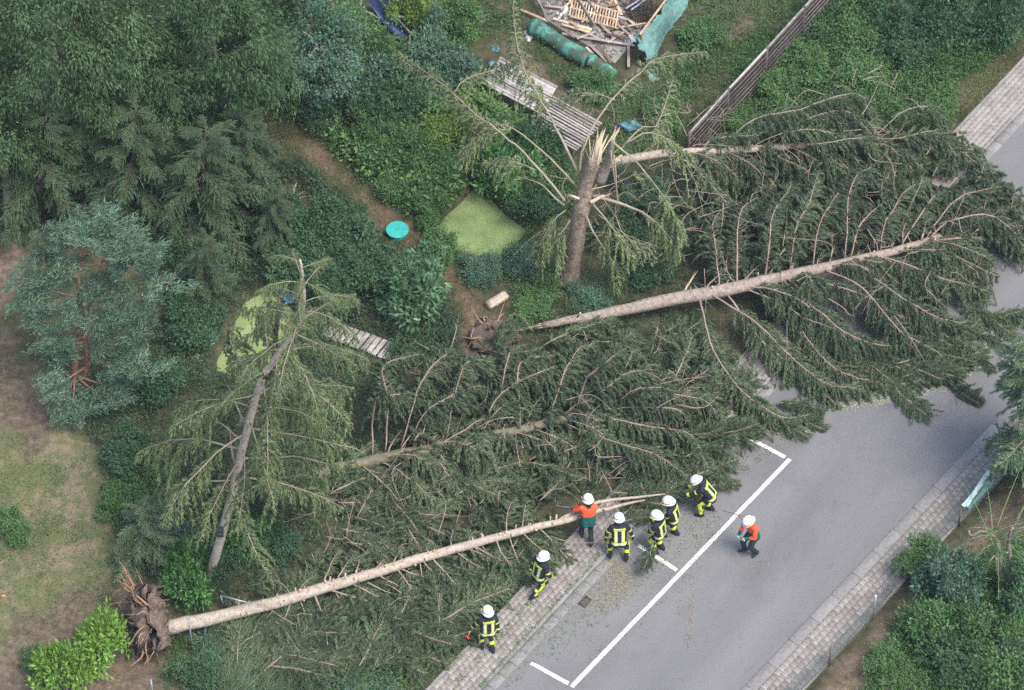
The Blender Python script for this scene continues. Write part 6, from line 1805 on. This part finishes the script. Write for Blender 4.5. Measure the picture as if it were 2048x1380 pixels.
def person(label, foot, heading, pose, outfit='fire', gloves='glove', extra=None):
    """foot = world ground point under the pelvis; local frame: x right, y forward, z up"""
    h = math.radians(heading)
    Fv = np.array([math.cos(h), math.sin(h), 0]); Rv = np.array([math.sin(h), -math.cos(h), 0])
    Mx = np.column_stack([Rv, Fv, Z])
    g = lambda k, dft: np.array(pose.get(k, dft), float)
    hip = g('hip', (0, 0, .95)); sp = nrm(g('spine', (0, .05, 1)))
    r = nrm(g('right', (1, 0, 0))); r = nrm(r-sp*(r@sp)); f = np.cross(sp, r)
    f = np.cross(sp, r) if (np.cross(sp, r)[1] > 0 or abs(sp[2]) < .5) else -np.cross(sp, r)
    sh = hip+sp*.50
    hd = nrm(g('head', sp*.6+Z*.6)); nk = sh+sp*.04; hc = nk+hd*.17+f*.02
    hf = nrm(g('face', f)); hf = nrm(hf-hd*(hf@hd))
    pr = []     # (a, b, ra, rb, tag)
    for s in (-1, 1):
        pr.append((hip+r*.08*s-sp*.13, sh+r*.10*s-sp*.07, .135, .122, 'torso'))
    pr.append((hip-sp*.02, sh-sp*.1, .15, .145, 'torso'))
    pr.append((sh-r*.15-sp*.035, sh+r*.15-sp*.035, .088, .088, 'torso'))
    pr.append((sh-sp*.02, nk+hd*.05, .10, .078, 'collar'))
    pr.append((hc-hd*.035, hc+hd*.045, .088, .098, 'skin'))
    pr.append((hc-hd*.08+hf*.035, hc-hd*.09+hf*.045, .055, .05, 'skin'))
    pr.append((hc+hf*.09-hd*.005, hc+hf*.115-hd*.03, .014, .018, 'skin'))
    hx = np.cross(hd, hf)
    for s in (-1, 1): pr.append((hc+hx*.095*s, hc+hx*.1*s-hd*.03, .02, .018, 'skin'))
    J = {}
    for s, n in ((-1, 'l'), (1, 'r')):
        S = sh+r*.20*s-sp*.045
        wr = g('hand_'+n, S+np.array([.06*s, .08, -.55]))
        el, wr = ik(S, wr, .30, .27, g('elbow_'+n, r*s*.8-f*.6))
        pr += [(S, el, .085, .068, 'sleeve_'+n), (el, wr, .066, .055, 'fore_'+n)]
        H = hip+r*.10*s-sp*.04
        ft = g('foot_'+n, (.12*s, 0, .0)); an = ft+Z*.10
        kn, an = ik(H, an, .45, .44, g('knee_'+n, (0, 1, 0)))
        toe = nrm(g('toe_'+n, (.1*s, 1, 0)))
        pr += [(H, kn, .108, .083, 'thigh_'+n), (kn, an, .084, .074, 'shin_'+n), (an-Z*.01, an-Z*.04, .066, .055, 'boot'), (an-Z*.05-toe*.06, an-Z*.055+toe*.16, .046, .044, 'boot')]
        J['wr'+n], J['el'+n] = wr, el
    root = empty('person', foot, label, 'person', 'workers clearing the trees')
    ac = Acc()
    for a, b, ra, rb, _ in pr: capsule(ac, a, b, ra, rb)
    me = remesh(ac, .022)
    nv = len(me.vertices); V = np.empty(nv*3, np.float32); me.vertices.foreach_get('co', V); V = V.reshape(-1, 3).astype(float)
    Nv = np.empty(nv*3, np.float32); me.vertices.foreach_get('normal', Nv); Nv = Nv.reshape(-1, 3).astype(float)
    np_ = len(me.polygons); lv = np.empty(len(me.loops), np.int32); me.loops.foreach_get('vertex_index', lv)
    polys = lv.reshape(-1, 4) if len(lv) == np_*4 else None
    cen = V[polys].mean(1); fn = nrm(Nv[polys].mean(1))
    ds, ts = [], []
    for a, b, ra, rb, _ in pr:
        d_, t_ = cap_sdf(cen, np.asarray(a), np.asarray(b), ra, rb); ds.append(d_); ts.append(t_)
    ds = np.array(ds); ts = np.array(ts); best = ds.argmin(0); tg = np.array([x[4] for x in pr])[best]; bt = ts[best, np.arange(len(cen))]
    vs = ((cen-hip)@sp)/.5; us = (cen-hip)@r; ws = (cen-hip)@f
    isT = np.isin(tg, ['torso', 'collar']); sl = np.char.startswith(tg, 'sleeve'); fo = np.char.startswith(tg, 'fore'); thg = np.char.startswith(tg, 'thigh'); shn = np.char.startswith(tg, 'shin')
    mats = ['navy', 'boot', 'skin', 'orange', 'teal', 'trouser']
    mi = np.zeros(len(cen), np.int32)
    mi[tg == 'boot'] = 1; mi[tg == 'skin'] = 2
    if outfit == 'saw':
        mi[thg | shn] = 5; mi[isT] = 4; mi[isT & (vs > .42)] = 3; mi[sl] = 3; mi[fo] = 4; mi[fo & (bt < .45)] = 3
        mi[(tg == 'collar') & (vs > 1.03)] = 0
    for m_ in mats: me.materials.append(PM[m_])
    # rotate into the world's axes
    Vw = V@Mx.T
    me.vertices.foreach_set('co', Vw.astype(np.float32).ravel())
    me.polygons.foreach_set('material_index', mi); me.polygons.foreach_set('use_smooth', np.ones(np_, bool)); me.update(); me.name = 'body'
    body = link('body', me, root)
    Nw = Nv@Mx.T
    def tape(sel, nm, mt, off=.006):
        m2 = sub_faces(me, Vw, Nw, polys, sel, off, nm, PM[mt])
        if m2: link(nm, m2, root)
    if outfit == 'fire':
        bk = isT & (fn@f < -.15); fr = isT & (fn@f > .15)
        for side, nm in ((bk, 'back_stripes'), (fr, 'front_stripes')):
            ver = side & (np.abs(np.abs(us)-.105) < .042) & (vs > .02) & (vs < .86)
            top = side & (np.abs(us) < .165) & (vs > .76) & (vs < .92)
            if nm == 'back_stripes':
                tape(ver | top, nm, 'lime'); tape(ver & (np.abs(np.abs(us)-.105) < .022), 'back_stripe_core', 'silver', .010)
            else:
                tape(ver, nm, 'lime')
        wa = isT & (vs > -.22) & (vs < -.02)
        tape(wa, 'hem_stripe', 'lime'); tape(isT & (vs > -.17) & (vs < -.07), 'hem_stripe_core', 'silver', .010)
        tape(fo & (bt > .45) & (bt < .75), 'sleeve_stripe', 'lime'); tape(sl & (bt > .55) & (bt < .72), 'upper_sleeve_stripe', 'lime')
        for s, n in ((-1, 'l'), (1, 'r')):
            q = (tg == 'shin_'+n)
            tape(q & (bt > .40) & (bt < .60), 'leg_stripe', 'lime')
            tape((q | (tg == 'thigh_'+n)) & ((fn@r)*s > .72) & (np.where(q, bt < .85, bt > .55)), 'side_stripe', 'lime')
    else:
        tape((tg == 'thigh_r') & (fn@r > .2) & (bt > .25) & (bt < .5) & (fn@f < .5), 'pocket_patch', 'orange')
        tape(isT & (np.abs(us) < .07) & (vs > .98) & (fn@f < .3), 'collar_patch', 'dark')
    # helmet
    hm = Acc(); bx_, by_ = .148, .178
    ctr = hc+hd*.035; na = 28
    rows = []
    for k in range(10):
        al = k/9*math.pi/2
        rows.append((math.cos(al)**.85, .135*math.sin(al)))
    prof_ = [(1.17, -.035), (1.16, -.02), (1.04, -.008)]+rows[:-1]
    th = np.arange(na)/na*2*math.pi
    V2 = []
    for rr, zz in prof_:
        for t in th:
            back = max(0, -math.sin(t))
            V2.append(ctr+hx*bx_*rr*math.cos(t)+hf*by_*rr*math.sin(t)+hd*(zz-(.05*back if zz < -.015 else 0)))
    R = len(prof_); i = np.arange(R-1)[:, None]; j = np.arange(na)[None]
    V2.append(ctr+hd*.136)
    j1 = np.arange(na)
    hm.add(np.array(V2)@Mx.T, np.stack([i*na+j, i*na+(j+1) % na, (i+1)*na+(j+1) % na, (i+1)*na+j], -1).reshape(-1, 4), np.stack([(R-1)*na+j1, (R-1)*na+(j1+1) % na, np.full(na, R*na)], -1))
    ho = link('helmet', hm.mesh('helmet', PM['helmet'], True), root)
    b2 = Acc(); ring = np.array([ctr+hx*bx_*1.05*math.cos(t)+hf*by_*1.05*math.sin(t)+hd*.012 for t in np.linspace(0, 2*math.pi, 25)]); tube(b2, ring@Mx.T, .006, 5, cap=False); link('helmet_band', b2.mesh('helmet_band', PM['dark']), ho)
    ng = Acc(); pts = []
    for t in np.linspace(math.pi*1.12, math.pi*1.88, 9):
        o_ = hx*bx_*math.cos(t)+hf*by_*math.sin(t); pts += [ctr+o_*1.04-hd*.05, ctr+o_*1.02-hd*.15]
    ng.add(np.array(pts)@Mx.T, [(2*k, 2*k+2, 2*k+3, 2*k+1) for k in range(8)]); link('neck_guard', ng.mesh('neck_guard', PM['dark']), ho)
    lm = Acc(); capsule(lm, (ctr+hx*bx_*1.1+hf*.06)@Mx.T, (ctr+hx*bx_*1.1+hf*.12)@Mx.T, .02, .02, 8, 3); link('helmet_lamp', lm.mesh('helmet_lamp', PM['yellow']), ho)
    ey = Acc()
    for s in (-1, 1): capsule(ey, (hc+hf*.088+hx*.034*s+hd*.012)@Mx.T, (hc+hf*.09+hx*.034*s+hd*.012)@Mx.T, .011, .011, 8, 3)
    link('eyes', ey.mesh('eyes', PM['dark']), root)
    mo = Acc(); capsule(mo, (hc+hf*.088-hx*.02-hd*.075)@Mx.T, (hc+hf*.088+hx*.02-hd*.075)@Mx.T, .008, .008, 8, 3); link('mouth', mo.mesh('mouth', flat('lips', (.35, .14, .11)) if 'lips' not in bpy.data.materials else bpy.data.materials['lips']), root)
    # gloved hands
    for s, n in ((-1, 'l'), (1, 'r')):
        wr, el = J['wr'+n], J['el'+n]
        d = nrm(g('grip_'+n, wr-el)); sd = nrm(np.cross(d, Z)+1e-4*r) ; nn_ = nrm(np.cross(sd, d))
        hnd = Acc()
        capsule(hnd, wr-d*.02, wr+d*.05, .036, .04, 10, 3)
        for k in range(4):
            o_ = sd*(k-1.5)*.021
            b0 = wr+d*.06+o_; ln = (.038, .043, .041, .032)[k]
            k1 = b0+d*ln; k2 = k1+nrm(d*.55-nn_*.8)*ln*.75; k3 = k2+nrm(-nn_-d*.2)*ln*.6
            capsule(hnd, b0-d*.02, k1, .0115, .011, 8, 3); capsule(hnd, k1, k2, .011, .0105, 8, 3); capsule(hnd, k2, k3, .0105, .0095, 8, 3)
        t0 = wr+d*.012-sd*s*.036*(-1); t1 = t0+nrm(sd*s+d*.7-nn_*.4)*.04; t2 = t1+nrm(d-nn_*.5)*.032
        capsule(hnd, wr+d*.01, t1, .016, .013, 8, 3); capsule(hnd, t1, t2, .0125, .011, 8, 3)
        hm2 = remesh(hnd, .0075, 1)
        vv = np.empty(len(hm2.vertices)*3, np.float32); hm2.vertices.foreach_get('co', vv); hm2.vertices.foreach_set('co', (vv.reshape(-1, 3)@Mx.T).astype(np.float32).ravel())
        hm2.polygons.foreach_set('use_smooth', np.ones(len(hm2.polygons), bool)); hm2.update()
        gl = gloves if isinstance(gloves, str) else gloves[0 if s < 0 else 1]
        hm2.materials.append(PM[gl]); hm2.name = 'glove'; link('glove', hm2, root)
    # lettering on the back of the fire jackets
    if outfit == 'fire' and pose.get('text', False):
        cu = bpy.data.curves.new('lettering', 'FONT'); cu.body = 'FEUERWEHR'; cu.align_x = 'CENTER'; cu.align_y = 'CENTER'; cu.size = .062; cu.extrude = .001
        to_ = bpy.data.objects.new('lettering', cu); COL.objects.link(to_)
        dg = bpy.context.evaluated_depsgraph_get(); tm = bpy.data.meshes.new_from_object(to_.evaluated_get(dg)); bpy.data.objects.remove(to_)
        q = np.empty(len(tm.vertices)*3, np.float32); tm.vertices.foreach_get('co', q); q = q.reshape(-1, 3).astype(float)
        ctr2 = hip+sp*.42-f*.152
        q = ctr2+q[:, :1]*r*.8+q[:, 1:2]*sp+f*(-.012+.9*(q[:, :1]*.8)**2)
        tm.vertices.foreach_set('co', (q@Mx.T).astype(np.float32).ravel()); tm.update(); tm.materials.clear(); tm.materials.append(PM['navy']); tm.name = 'lettering'
        link('lettering', tm, root)
    W_ = lambda p: np.asarray(foot)+np.asarray(p)@Mx.T
    return root, W_, J

PZ = .09    # pavement height
# orange sawyer bending over the trunk, seen from behind
foot = at(1176, 1080, PZ)
_, W1, J1 = person('worker in orange and teal jacket with white helmet sawing at the stripped trunk', foot, 98,
    dict(hip=(0, .02, .93), spine=(.02, .22, 1), hand_l=(-.34, .42, .98), hand_r=(.06, .48, 1.02), foot_l=(-.16, .18, 0), foot_r=(.06, -.22, .02), toe_r=(.15, 1, -.25), head=(0, .45, 1)), 'saw', 'glove')
# two-armed firefighter from behind
foot = at(1237, 1116, .05)
person('firefighter seen squarely from behind, legs apart, beside the orange sawyer', foot, 94,
    dict(hip=(0, -.02, .88), spine=(0, .34, 1), hand_l=(-.36, .16, .78), hand_r=(.40, .14, .78), elbow_l=(-1, -.2, 0), elbow_r=(1, -.2, 0), foot_l=(-.24, .06, 0), foot_r=(.22, -.08, 0), knee_l=(-.4, 1, 0), knee_r=(.4, 1, 0), head=(0, .5, 1), text=True))
foot = at(1318, 1103, .0)
person('firefighter holding a cut branch, third from the right of the group', foot, 150,
    dict(hip=(0, 0, .93), spine=(-.02, .10, 1), hand_l=(-.16, .34, .92), hand_r=(.18, .36, .95), foot_l=(-.10, .05, 0), foot_r=(.12, -.04, 0), head=(0, .3, 1)), gloves='glove_lime')
foot = at(1346, 1072, .0)
person('firefighter with lime glove standing behind the one holding a branch', foot, 158,
    dict(hip=(0, 0, .93), spine=(-.10, .16, 1), hand_l=(-.26, .28, .78), hand_r=(.26, .10, .80), foot_l=(-.12, .22, 0), foot_r=(.08, -.08, 0), head=(-.05, .4, 1)), gloves='glove_lime')
foot = at(1414, 1026, .0)
person('firefighter stooping to the left and reaching into the branches', foot, 172,
    dict(hip=(0, -.06, .90), spine=(0, .62, 1), hand_l=(-.16, .78, .82), hand_r=(.10, .74, .84), foot_l=(-.14, .16, 0), foot_r=(.12, -.12, 0), head=(0, .9, .8), elbow_l=(-.5, -.3, -1), elbow_r=(.5, -.3, -1)))
foot = at(1077, 1186, PZ)
person('firefighter walking right along the paved footway, alone by the verge', foot, 38,
    dict(hip=(0, 0, .93), spine=(.04, .14, 1), hand_l=(-.26, -.08, .84), hand_r=(.28, .24, .88), foot_l=(-.10, .26, 0), foot_r=(.08, -.28, .05), toe_r=(0, 1, -.3), head=(0, .3, 1)), gloves='glove_lime')
foot = at(976, 1299, PZ)
_, W7, J7 = person('firefighter seen from behind at the bottom of the paved footway', foot, 104,
    dict(hip=(0, 0, .93), spine=(.05, .12, 1), hand_l=(-.42, .22, .86), hand_r=(.30, .02, .80), elbow_l=(-1, -.3, 0), foot_l=(-.15, .10, 0), foot_r=(.12, -.10, 0), head=(.05, .25, 1), text=True))
foot = at(1504, 1104, .0)
person('worker in orange jacket walking alone on the asphalt', foot, 212,
    dict(hip=(0, 0, .92), spine=(.02, .22, 1), hand_l=(-.10, .34, .98), hand_r=(.20, .36, .86), foot_l=(-.14, -.06, 0), foot_r=(.14, .16, 0), toe_l=(-.25, 1, 0), toe_r=(.35, 1, 0), head=(0, .55, 1)), 'saw', ('glove_white', 'glove_white'))

# chainsaw in the sawyer's hands
hl, hr = W1(J1['wrl']), W1(J1['wrr'])
cs = (hl+hr)/2; dirs = nrm(np.array([-1.0, .10, .02]))
CS = empty('chainsaw', cs-Z*.1, 'chainsaw with silver bar held by the orange sawyer', 'chainsaw')
sdv = nrm(np.cross(Z, dirs)); 
a = Acc(); box(a, cs+dirs*.02-Z*.06, dirs*.17, sdv*.075, Z*.075, bev=.03); wpart('motor_housing', a, PM['orange'], CS)
a = Acc(); box(a, cs+dirs*.44-Z*.09, dirs*.27, sdv*.005, Z*.045, bev=.003); bo = wpart('guide_bar', a, zinc, CS)
a = Acc(); lp2 = np.array([cs+dirs*(.44+.275*math.cos(t))-Z*.09+Z*.05*math.sin(t) for t in np.linspace(0, 2*math.pi, 22)]); tube(a, lp2, .007, 5, cap=False); link('chain', a.mesh('chain', PM['dark']), bo)
a = Acc(); tube(a, catmull([cs+dirs*.05+sdv*.09-Z*.06, cs+dirs*.05+sdv*.06+Z*.06, cs+dirs*.05-sdv*.06+Z*.06, cs+dirs*.05-sdv*.09-Z*.06], 12), .013, 7); wpart('front_handle', a, PM['dark'], CS)
a = Acc(); tube(a, catmull([cs-dirs*.14-Z*.0, cs-dirs*.26-Z*.02, cs-dirs*.28-Z*.09, cs-dirs*.14-Z*.11], 12), .016, 7); wpart('rear_handle', a, PM['dark'], CS)
# hand tool of the lowest firefighter
ht = W7(J7['wrl']); td = nrm(np.array([-.35, -.45, -.6]))
TL_ = empty('hand_axe', ht-Z*.05, 'short red and yellow hand tool held by the lowest firefighter', 'tool')
a = Acc(); tube(a, np.array([ht-td*.08, ht+td*.3]), .014, 7); wpart('handle', a, PM['yellow'], TL_)
a = Acc(); box(a, ht+td*.31, nrm(np.cross(td, Z))*.07, td*.03, nrm(np.cross(td, np.cross(td, Z)))*.012, bev=.004); wpart('blade', a, flat('red_enamel', (.5, .04, .03), rough=.4), TL_)
# branch dragged by the third firefighter
v = VC2[0]
o = link('cut_branch', v[0]); o.location = at(1308, 1082, .75); o.rotation_euler = (0, .35, -1.9); o.scale = (.55, .55, .55)
tag(o, 'small spruce branch held low by a firefighter at the bay line', 'branch'); link('needles', v[1], o)

# ---------------------------------------------------------------- thin summer haze
a = Acc(); box(a, (0, 0, 47), (900, 0, 0), (0, 900, 0), (0, 0, 48.5))
hz = bpy.data.materials.new('haze_air'); hz.use_nodes = True
t = hz.node_tree; t.nodes.remove(t.nodes['Principled BSDF'])
pv = t.nodes.new('ShaderNodeVolumePrincipled'); pv.inputs['Color'].default_value = (.80, .90, 1, 1); pv.inputs['Density'].default_value = .00018
t.links.new(pv.outputs[0], t.nodes['Material Output'].inputs['Volume'])
tag(link('haze', a.mesh('haze', hz)), kind='stuff')
